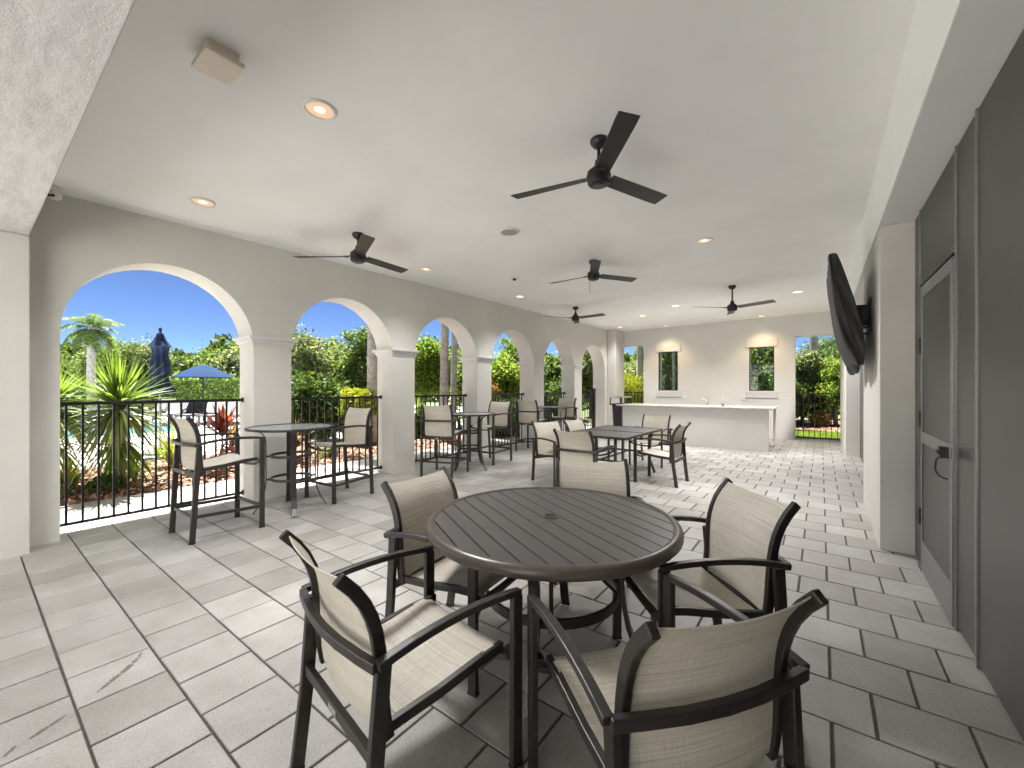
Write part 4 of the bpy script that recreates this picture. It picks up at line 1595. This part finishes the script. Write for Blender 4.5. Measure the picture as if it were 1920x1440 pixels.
def crown(center, rad, nclump, per, size, mat, parent, seed, name='crown', elong=0.5, spread=0.30, low=-0.85):
    rg = np.random.default_rng(seed)
    u = rg.normal(0, 1, (nclump * 3, 3)); u /= np.linalg.norm(u, axis=1)[:, None]
    u = u[u[:, 2] > low][:nclump]
    rr = rg.uniform(0.35, 1.0, len(u)) ** 0.6
    # uneven outline
    ph = rg.uniform(0, 6.28, 3)
    wob = 1 + 0.20 * np.sin(u[:, 0] * 5 + ph[0]) * np.cos(u[:, 1] * 4 + ph[1]) + 0.14 * np.sin(u[:, 2] * 7 + ph[2])
    cc = u * (rr * wob)[:, None] * np.array(rad) * 0.86
    cs = rg.uniform(0.55, 1.25, len(u))
    idx = np.repeat(np.arange(len(u)), per)
    p = rg.normal(0, 1, (len(idx), 3)) * 0.5
    pl = np.linalg.norm(p, axis=1)[:, None]
    p = p / np.maximum(pl, 1e-6) * np.minimum(pl, 1.1)
    # stray twigs reaching out
    p *= (1 + 0.45 * (rg.uniform(0, 1, len(idx)) > 0.95))[:, None]
    c = cc[idx] + p * (cs[idx] * spread)[:, None] * min(rad)
    q = leaf_quads(c, None, size, len(c), rg, elong)
    q += np.array(center)[None, None, :]
    return np_mesh(name, q.reshape(-1, 3), 4, len(c), mat, parent)


def tree_trunk(parent, h, r_, rad, cz_, seed, mat='bark', lean=0.1):
    rg = random.Random(seed)
    mb = MB()
    top = (lean * h * rg.uniform(-1, 1), lean * h * rg.uniform(-1, 1), h)
    mb.tube([(0, 0, -.1), (top[0] * .3, top[1] * .3, h * .4), (top[0], top[1], h)], [r_, r_ * .8, r_ * .5], 9)
    for k in range(7):
        a = k * 2.4 + rg.random(); z0 = h * rg.uniform(.4, .95)
        s = z0 / h
        b0 = Vector((top[0] * s, top[1] * s, z0))
        e = Vector((rad[0] * .7 * math.cos(a), rad[1] * .7 * math.sin(a), cz_ + rad[2] * rg.uniform(-.3, .6)))
        mid = b0 * .5 + e * .5 + Vector((0, 0, -.1 * rad[2]))
        mb.tube([b0, mid, e], [r_ * .45, r_ * .28, r_ * .08], 6)
    return mb.build('trunk', mat, parent, smooth=60)


def make_tree(name, cat, px, d, ztop, rw, mat, label, seed, group=None, zlow=None, n=9000, size=0.07, depthr=None, elong=0.5, trunk=True, spread=0.3, z0=0):
    X, Y = at(px, d)
    t = thing(name, label, cat, (X, Y, z0), 0, group)
    zl = 0.5 if zlow is None else zlow
    rz_ = (ztop - zl) / 2 * 1.0
    rad = (rw, depthr or rw, rz_)
    per = 60
    crown((0, 0, zl + rz_), rad, n // per, per, size, mat, t, seed, elong=elong, spread=spread)
    if trunk:
        tree_trunk(t, zl + rz_ * 1.0, 0.05 + 0.03 * rw, rad, zl + rz_, seed)
    return t


def zt(py, d):
    return CAMH - (py - 727) / 774 * d


TG = 'trees and large shrubs beyond the arches'


def T(px, d, pytop, wpx, mat, label, seed, zlow=0.3, n=9000, size=None, name='broadleaf_tree', cat='tree', elong=0.5, spread=0.3, trunk=True):
    rw = wpx / 2 / 774 * d
    return make_tree(name, cat, px, d, zt(pytop, d), rw, mat, label, seed, TG, zlow, n, size or 0.0042 * d, None, elong, trunk, spread)


# behind the pool (first arch)
T(60, 27, 640, 150, 'leaf_green', 'dark green tree at the far left beyond the pool, partly behind the pier', 11, n=8000)
T(140, 30, 668, 130, 'leaf_grey', 'greyish tree behind the first pool palm', 12, n=9000)
T(215, 26, 640, 110, 'leaf_green', 'bushy tree just right of the pool palm', 13, n=11000, size=.12, elong=.25)
T(262, 27, 632, 100, 'leaf_grey', 'grey green tree left of the closed umbrella', 14, n=11000, size=.12, elong=.25)
T(330, 31, 668, 90, 'leaf_grey', 'thin sparse tree right of the closed umbrella', 15, n=3500)
T(388, 30, 652, 130, 'leaf_green', 'round green tree behind the open umbrella', 16, n=11000)
T(450, 28, 656, 100, 'leaf_grey', 'grey green tree left of the first pier, behind the red plant', 17, n=9000)
T(345, 24, 700, 70, 'leaf_bright', 'low bright shrub in front of the hedge by the pool', 18, n=4000, name='shrub', cat='shrub', trunk=False)
T(420, 24.5, 698, 60, 'leaf_bright', 'low bright shrub behind the loungers at the right', 19, n=4000, name='shrub', cat='shrub', trunk=False)
# clipped hedge
hA = Vector((*at(296, 21.5), 0)); hB = Vector((*at(520, 20.5), 0))
hd_ = (hB - hA); hl = hd_.length; hdir = hd_.normalized(); hn = Vector((-hdir.y, hdir.x, 0))
rg = np.random.default_rng(44)
nn = 16000
c = rg.uniform(-1, 1, (nn, 3)); ax_ = rg.integers(0, 3, nn)
sgn = np.sign(c[np.arange(nn), ax_]); c[np.arange(nn), ax_] = sgn * rg.uniform(.9, 1.04, nn)
loc_ = np.zeros((nn, 3))
loc_ += (c[:, :1] + 1) / 2 * hl * np.array(hdir)[None, :] + c[:, 1:2] * .4 * np.array(hn)[None, :]
loc_[:, 2] = .9 + c[:, 2] * .85
q = leaf_quads(loc_, None, .06, nn, rg)
hg = thing('hedge', 'clipped dark green hedge behind the sun loungers', 'hedge', tuple(hA))
np_mesh('foliage', q.reshape(-1, 3), 4, nn, 'leaf_dark', hg)

# second arch
T(558, 13.0, 603, 130, 'leaf_grey', 'large grey green shrub tree at the left of the second arch', 21, zlow=.1, n=16000)
T(600, 15.0, 630, 110, 'leaf_green', 'green tree in the middle of the second arch', 22, zlow=.1, n=12000)
T(640, 19.0, 640, 90, 'leaf_grey', 'paler tree far back in the second arch', 23, zlow=.2, n=9000)
T(680, 14.5, 612, 110, 'leaf_green', 'tall green tree at the right of the second arch behind the palm trunk', 24, zlow=.2, n=15000)
T(590, 11.0, 705, 150, 'leaf_dark', 'dark leafy shrub mass behind the second railing', 25, zlow=-.05, n=11000, name='shrub', cat='shrub', trunk=False, size=.06)
T(672, 10.0, 726, 70, 'leaf_yellow', 'vivid yellow green shrub behind the second railing', 26, zlow=.55, n=7000, name='shrub', cat='shrub', trunk=True, size=.035)
# third arch
T(800, 14.0, 634, 110, 'leaf_bright', 'bright green round tree in the third arch', 31, zlow=.8, n=14000)
T(885, 16.0, 640, 90, 'leaf_green', 'green tree behind the palm trunks in the third arch', 32, zlow=.2, n=10000)
T(790, 11.5, 762, 110, 'leaf_dark', 'dark low shrub behind the third railing', 33, zlow=-.05, n=6000, name='shrub', cat='shrub', trunk=False, size=.05)
# fourth, fifth, sixth arch
T(935, 13.5, 655, 100, 'leaf_bright', 'glowing lime green tree in the fourth arch', 41, zlow=.3, n=14000)
T(968, 16.5, 628, 90, 'leaf_green', 'taller loose tree at the right of the fourth arch', 42, zlow=.3, n=10000)
T(925, 12.5, 706, 40, 'leaf_orange', 'yellow orange shrub at the left edge of the fourth arch', 43, zlow=.6, n=3000, name='shrub', cat='shrub', trunk=False, size=.035)
T(950, 12.0, 745, 110, 'leaf_dark', 'dark shrub behind the fourth railing', 45, zlow=-.05, n=6000, name='shrub', cat='shrub', trunk=False, size=.05)
T(1040, 18.5, 660, 80, 'leaf_green', 'green tree filling the fifth arch', 46, zlow=.3, n=11000)
T(1050, 16.0, 712, 90, 'leaf_dark', 'dark shrub behind the fifth railing', 47, zlow=-.05, n=6000, name='shrub', cat='shrub', trunk=False, size=.06)
T(1108, 20.0, 630, 75, 'leaf_grey', 'tall dense tree filling the farthest arch', 48, zlow=.1, n=13000)
# end wall openings and windows
T(1185, 21.0, 682, 90, 'leaf_grey', 'grey green tree seen through the left doorway of the end wall', 51, zlow=.3, n=9000)
T(1205, 24.0, 640, 60, 'leaf_green', 'tall thin tree at the right of the left doorway', 52, zlow=.3, n=8000)
T(1180, 17.0, 700, 70, 'leaf_yellow', 'yellow green clump behind the left doorway railing', 53, zlow=.4, n=6000, name='shrub', cat='shrub', trunk=False, size=.06, elong=.2)
T(1185, 17.5, 742, 90, 'leaf_dark', 'dark shrub low behind the left doorway railing', 54, zlow=-.05, n=5000, name='shrub', cat='shrub', trunk=False)
T(1255, 18.0, 630, 90, 'leaf_bright', 'leafy tree behind the left window', 55, zlow=.3, n=11000)
T(1330, 22.0, 640, 120, 'leaf_green', 'wide tree behind the middle of the end wall', 56, zlow=.3, n=7000)
T(1425, 17.0, 620, 100, 'leaf_bright', 'bright tree behind the right window', 57, zlow=.3, n=12000)
T(1450, 15.5, 690, 90, 'leaf_dark', 'dark glossy shrub behind the lower half of the right window', 58, zlow=-.05, n=9000, name='shrub', cat='shrub', trunk=False)
T(1505, 16.0, 655, 80, 'leaf_grey', 'grey green tree filling the left half of the right doorway', 59, zlow=.35, n=14000, size=.06)
T(1560, 19.0, 636, 110, 'palm_leaf', 'feathery pale tree at the top of the right doorway', 60, zlow=.5, n=12000, elong=.15, size=.14)
T(1566, 14.9, 668, 60, 'leaf_bright', 'bright green conical conifer at the right of the right doorway', 61, zlow=.0, n=9000, size=.04, name='conifer')
T(1540, 14.9, 772, 34, 'leaf_orange', 'small orange shrub low in the right doorway', 62, zlow=-.05, n=2500, name='shrub', cat='shrub', trunk=False, size=.035)
T(1500, 17.5, 740, 90, 'leaf_dark', 'dark understorey shrub behind the right doorway railing', 63, zlow=-.05, n=7000, name='shrub', cat='shrub', trunk=False)
T(1640, 18, 610, 140, 'leaf_green', 'tree outside beyond the far right pier', 64, zlow=.2, n=6000)

# distant wood closing the horizon
rg = np.random.default_rng(9)
nn = 26000
tpar = rg.uniform(0, 1, nn)
ang = np.radians(-175 + tpar * 195)            # bearing measured from +X
dist = rg.uniform(44, 52, nn)
hh = (4.2 + 1.4 * np.sin(tpar * 60) + 0.8 * np.sin(tpar * 147 + 1)) * rg.uniform(0, 1, nn) ** 0.6
c = np.stack([np.cos(np.radians(80) + tpar * 2.2) * dist, np.sin(np.radians(80) + tpar * 2.2) * dist, hh], 1)
q = leaf_quads(c, None, .42, nn, rg)
tag(np_mesh('distant_wood', q.reshape(-1, 3), 4, nn, 'leaf_dark'), kind='stuff', label='low line of distant trees behind everything outside')


# ---- palms
def frond_mesh(Lf, nleaf, droop, leaflen, mat, seed):
    rg_ = random.Random(seed)
    mb = MB()
    spine = []
    for i in range(13):
        t_ = i / 12
        spine.append(Vector((Lf * t_ * (1 - .12 * t_ * droop), 0, Lf * (.42 * t_ - droop * .75 * t_ * t_))))
    mb.tube(spine, [.02 * (1 - .8 * i / 12) for i in range(13)], 5)
    for k in range(nleaf):
        t_ = .12 + .88 * k / nleaf
        i = min(11, int(t_ * 12)); fr0 = t_ * 12 - i
        p = spine[i] * (1 - fr0) + spine[i + 1] * fr0
        tg = (spine[i + 1] - spine[i]).normalized()
        l_ = leaflen * math.sin(math.pi * min(1, .18 + .8 * t_)) * rg_.uniform(.8, 1.1)
        for s in (-1, 1):
            dr = (tg * .55 + Vector((0, s * .75, 0)) + Vector((0, 0, rg_.uniform(-.1, .25)))).normalized()
            m1 = p + dr * l_ * .5
            m2 = p + dr * l_ + Vector((0, 0, -.35 * l_))
            w_ = tg * .022
            mb.add([p - w_, p + w_, m1 + w_, m1 - w_, m2], [(0, 1, 2, 3), (3, 2, 4)])
    me = bpy.data.meshes.new('frond')
    me.from_pydata(mb.v, [], mb.f)
    me.materials.append(MATS[mat])
    return me


def palm(px, d, h, r_, nf, Lf, label, seed, droop=1.0, leaflen=.55, dead=0, mat='palm_leaf', base=None, group='palm trees around the porch', rings=True):
    X, Y = base or at(px, d)
    t = thing('palm_tree', label, 'palm tree', (X, Y, 0), 0, group)
    mb = MB()
    P = []; Rr = []
    nseg = int(h / .11)
    for i in range(nseg + 1):
        z = -.05 + (h + .05) * i / nseg
        P.append((0.02 * math.sin(z * .8 + seed), 0.02 * math.cos(z + seed), z))
        Rr.append(r_ * (1.12 - .2 * i / nseg) * (1.0 + (.025 if i % 2 else -.02)) * (1.25 if i == 0 else 1))
    mb.tube(P, Rr, 14)
    mb.build('trunk', 'palm_bark', t, smooth=60)
    rg_ = random.Random(seed)
    me = frond_mesh(Lf, 34, droop, leaflen, mat, seed)
    for k in range(nf):
        o = bpy.data.objects.new('frond', me); C.objects.link(o); o.parent = t
        o.location = (0, 0, h - .05)
        o.rotation_euler = (rg_.uniform(-.2, .2), R(-38 + 95 * (k / nf) + rg_.uniform(-8, 8)), k * 2.399)
        s_ = rg_.uniform(.85, 1.1); o.scale = (s_, s_, s_)
    if dead:
        me2 = frond_mesh(Lf * .6, 20, 1.3, leaflen * .7, 'dry_leaf', seed + 1)
        for k in range(dead):
            o = bpy.data.objects.new('dry_frond', me2); C.objects.link(o); o.parent = t
            o.location = (0, 0, h - .15); o.rotation_euler = (0, R(70 + rg_.uniform(-10, 10)), k * 2.0)
    return t


palm(172, 21, 4.45, .17, 22, 1.65, 'windswept fan palm rising above the trees at the far left', 1, droop=.8, leaflen=.5, dead=7)
palm(700, 10.4, 7.2, .125, 18, 2.4, 'smooth grey palm trunk at the right edge of the second arch', 2, droop=1.25, leaflen=.6)
palm(834, 10.6, 6.0, .10, 18, 2.3, 'thick grey palm trunk in the third arch, left of the pair', 3, droop=1.35, leaflen=.6)
palm(851, 12.2, 5.8, .085, 16, 2.2, 'thinner grey palm trunk just right of the thick one in the third arch', 4, droop=1.35, leaflen=.6)
palm(1199, 17.5, 6.5, .12, 14, 2.2, 'pale palm trunk in the left doorway of the end wall', 5, droop=1.3)
palm(1262, 17.0, 6.5, .06, 12, 2.0, 'pale palm trunk behind the left window', 6, droop=1.3)
palm(1526, 17.2, 6.2, .15, 14, 2.2, 'grey palm trunk at the top of the right doorway', 7, droop=1.2)


# ---- spiky plants
def blade_plant(center, n, Lr, w_, mat, parent, seed, elev=(5, 85), droop=.5, segs=5, name='foliage', az=None):
    rg_ = random.Random(seed)
    V = []
    for k in range(n):
        a = rg_.uniform(0, 2 * math.pi); e = R(rg_.uniform(*elev)); l_ = rg_.uniform(*Lr)
        d = Vector((math.cos(a) * math.cos(e), math.sin(a) * math.cos(e), math.sin(e)))
        sd = Vector((-math.sin(a), math.cos(a), 0))
        tw = rg_.uniform(-.5, .5)
        p = Vector(center) + Vector((rg_.uniform(-.03, .03), rg_.uniform(-.03, .03), rg_.uniform(-.05, .05)))
        dr = droop * rg_.uniform(.5, 1.4)
        prev = None
        for s_ in range(segs + 1):
            t_ = s_ / segs
            wd = w_ * (.55 + .45 * math.sin(math.pi * min(1, t_ * .9 + .1))) * (1 - t_ ** 3) + .0006
            q = p + d * l_ * t_ + Vector((0, 0, -dr * l_ * t_ * t_ * math.cos(e)))
            up = Vector((0, 0, 1)) * math.sin(tw)
            cur = (q - (sd + up) * wd, q + (sd + up) * wd)
            if prev: V.append((prev[0], prev[1], cur[1], cur[0]))
            prev = cur
    mb = MB()
    me = bpy.data.meshes.new(name)
    vs = []; fs = []
    nper = segs
    # share vertices along each blade so that one blade is one island
    for b0 in range(0, len(V), nper):
        base = len(vs)
        vs += [V[b0][0], V[b0][1]]
        for s_ in range(nper):
            vs += [V[b0 + s_][3], V[b0 + s_][2]]
            i = base + 2 * s_
            fs.append((i, i + 1, i + 3, i + 2))
    me.from_pydata([tuple(v) for v in vs], [], fs)
    for p in me.polygons: p.use_smooth = True
    me.materials.append(MATS[mat])
    o = bpy.data.objects.new(name, me); C.objects.link(o); o.parent = parent
    return o


def yucca(x, y, h, label, seed, sc_=1.0):
    t = thing('yucca_plant', label, 'yucca', (x, y, 0), 0, 'spiky yucca plants by the walkway')
    MB().tube([(0, 0, -.02), (.02, .02, h * .5), (0, 0, h)], [.07, .055, .05], 9).build('stem', 'bark', t, smooth=60)
    blade_plant((0, 0, h), 190, (.60 * sc_, .92 * sc_), .017, 'leaf_yucca', t, seed, (8, 88), .22, name='upper_leaves')
    blade_plant((0, 0, h - .08), 170, (.60 * sc_, .92 * sc_), .017, 'leaf_yucca_old', t, seed + 1, (-40, 12), .5, name='lower_leaves')
    blade_plant((0, 0, h * .55), 70, (.35, .6), .018, 'leaf_yucca', t, seed + 2, (-60, 10), .8, name='skirt_leaves')
    return t


yucca(-7.87, 1.33, 1.14, 'large spiky yucca with bright green top in the nearest arch', 71)
yucca(-8.50, 0.75, 1.14, 'second spiky yucca at the left edge of the nearest arch', 75, .9)

for (x, y, h, n, L_, mat, lab, seed, nm, el) in [
    (-8.00, 2.62, .62, 46, (.35, .66), 'leaf_red', 'red cordyline plant beside the first pier', 81, 'red_cordyline', (35, 88)),
    (-8.55, 2.95, .35, 50, (.3, .55), 'leaf_pink', 'pink leaved plant behind the red cordyline', 82, 'pink_cordyline', (0, 80)),
    (-9.35, 7.20, .75, 80, (.35, .75), 'leaf_red', 'red spiky plant above the third railing', 83, 'red_cordyline', (0, 88)),
    (-9.10, 7.75, .7, 60, (.35, .6), 'leaf_yucca', 'yellow green spiky plant right of the red one behind the third railing', 84, 'spiky_plant', (10, 88)),
    (-8.9, 2.15, .10, 110, (.45, .85), 'leaf_yellow', 'yellow green grassy clump behind the bar chair', 85, 'grassy_plant', (35, 88)),
    (-8.3, 1.55, .05, 90, (.3, .6), 'leaf_yucca', 'green strappy clump under the yucca', 86, 'grassy_plant', (25, 85)),
    (-8.0, .85, .05, 90, (.3, .55), 'leaf_yellow', 'yellowish strappy clump at the foot of the large yucca', 87, 'grassy_plant', (25, 85)),
    (-7.9, 3.75, .3, 60, (.3, .6), 'leaf_pink', 'pinkish plant behind the nearest bar table', 88, 'pink_cordyline', (0, 85)),
    (-8.4, 5.6, .05, 80, (.3, .6), 'leaf_green', 'low green strappy plant behind the third railing', 89, 'grassy_plant', (20, 85)),
    (-8.6, 9.6, .1, 70, (.4, .8), 'leaf_yellow', 'yellow strappy plant glimpsed under the farthest bar table', 90, 'grassy_plant', (30, 88))]:
    t = thing(nm, lab, 'plant', (x, y, 0.02), 0, 'small plants in the mulch bed')
    if h > .3:
        MB().tube([(0, 0, 0), (0, 0, h)], [.02, .016], 6).build('stem', 'bark', t)
        blade_plant((0, 0, h * .6), n // 2, (L_[0] * .8, L_[1] * .8), .02, mat, t, seed + 50, (-10, 50), .4, name='lower_leaves')
    blade_plant((0, 0, h), n, L_, .030 if 'cordyline' in nm else .011, mat, t, seed, el, .3)


def low_shrub(x, y, r_, h, mat, lab, seed, n=3000, size=.02):
    t = thing('low_shrub', lab, 'shrub', (x, y, 0.02), 0, 'low shrubs in the mulch bed')
    crown((0, 0, h * .45), (r_, r_, h * .6), n // 60, 60, size, mat, t, seed, name='foliage', elong=.35)
    mb = MB()
    for k in range(6):
        a = k * 1.05; mb.tube([(0, 0, 0), (r_ * .6 * math.cos(a), r_ * .6 * math.sin(a), h * .7)], [.008, .003], 5)
    mb.build('stems', 'bark', t)
    return t


low_shrub(-7.62, 1.18, .26, .22, 'leaf_dark', 'low grey green shrub at the walkway edge below the yucca', 101)
low_shrub(-7.66, .70, .2, .2, 'leaf_grey', 'low shrub at the left edge of the nearest arch', 102)
low_shrub(-7.75, 2.15, .17, .17, 'leaf_dark', 'tiny dark shrub on the mulch behind the bar chair', 103)
low_shrub(-7.8, 4.35, .25, .28, 'leaf_grey', 'low shrub seen through the second railing', 104)
low_shrub(-7.9, 6.4, .32, .36, 'leaf_dark', 'low dark shrub seen through the third railing', 105)
low_shrub(-7.9, 7.6, .3, .4, 'leaf_green', 'green low shrub near the third pier', 106)
low_shrub(-8.0, 9.0, .35, .45, 'leaf_dark', 'dark low shrub seen through the fourth railing', 107)
low_shrub(-8.0, 11.0, .4, .6, 'leaf_green', 'green low shrub seen through the fifth railing', 108)

# tidy: give repeats plain suffixed names (Blender does this itself)
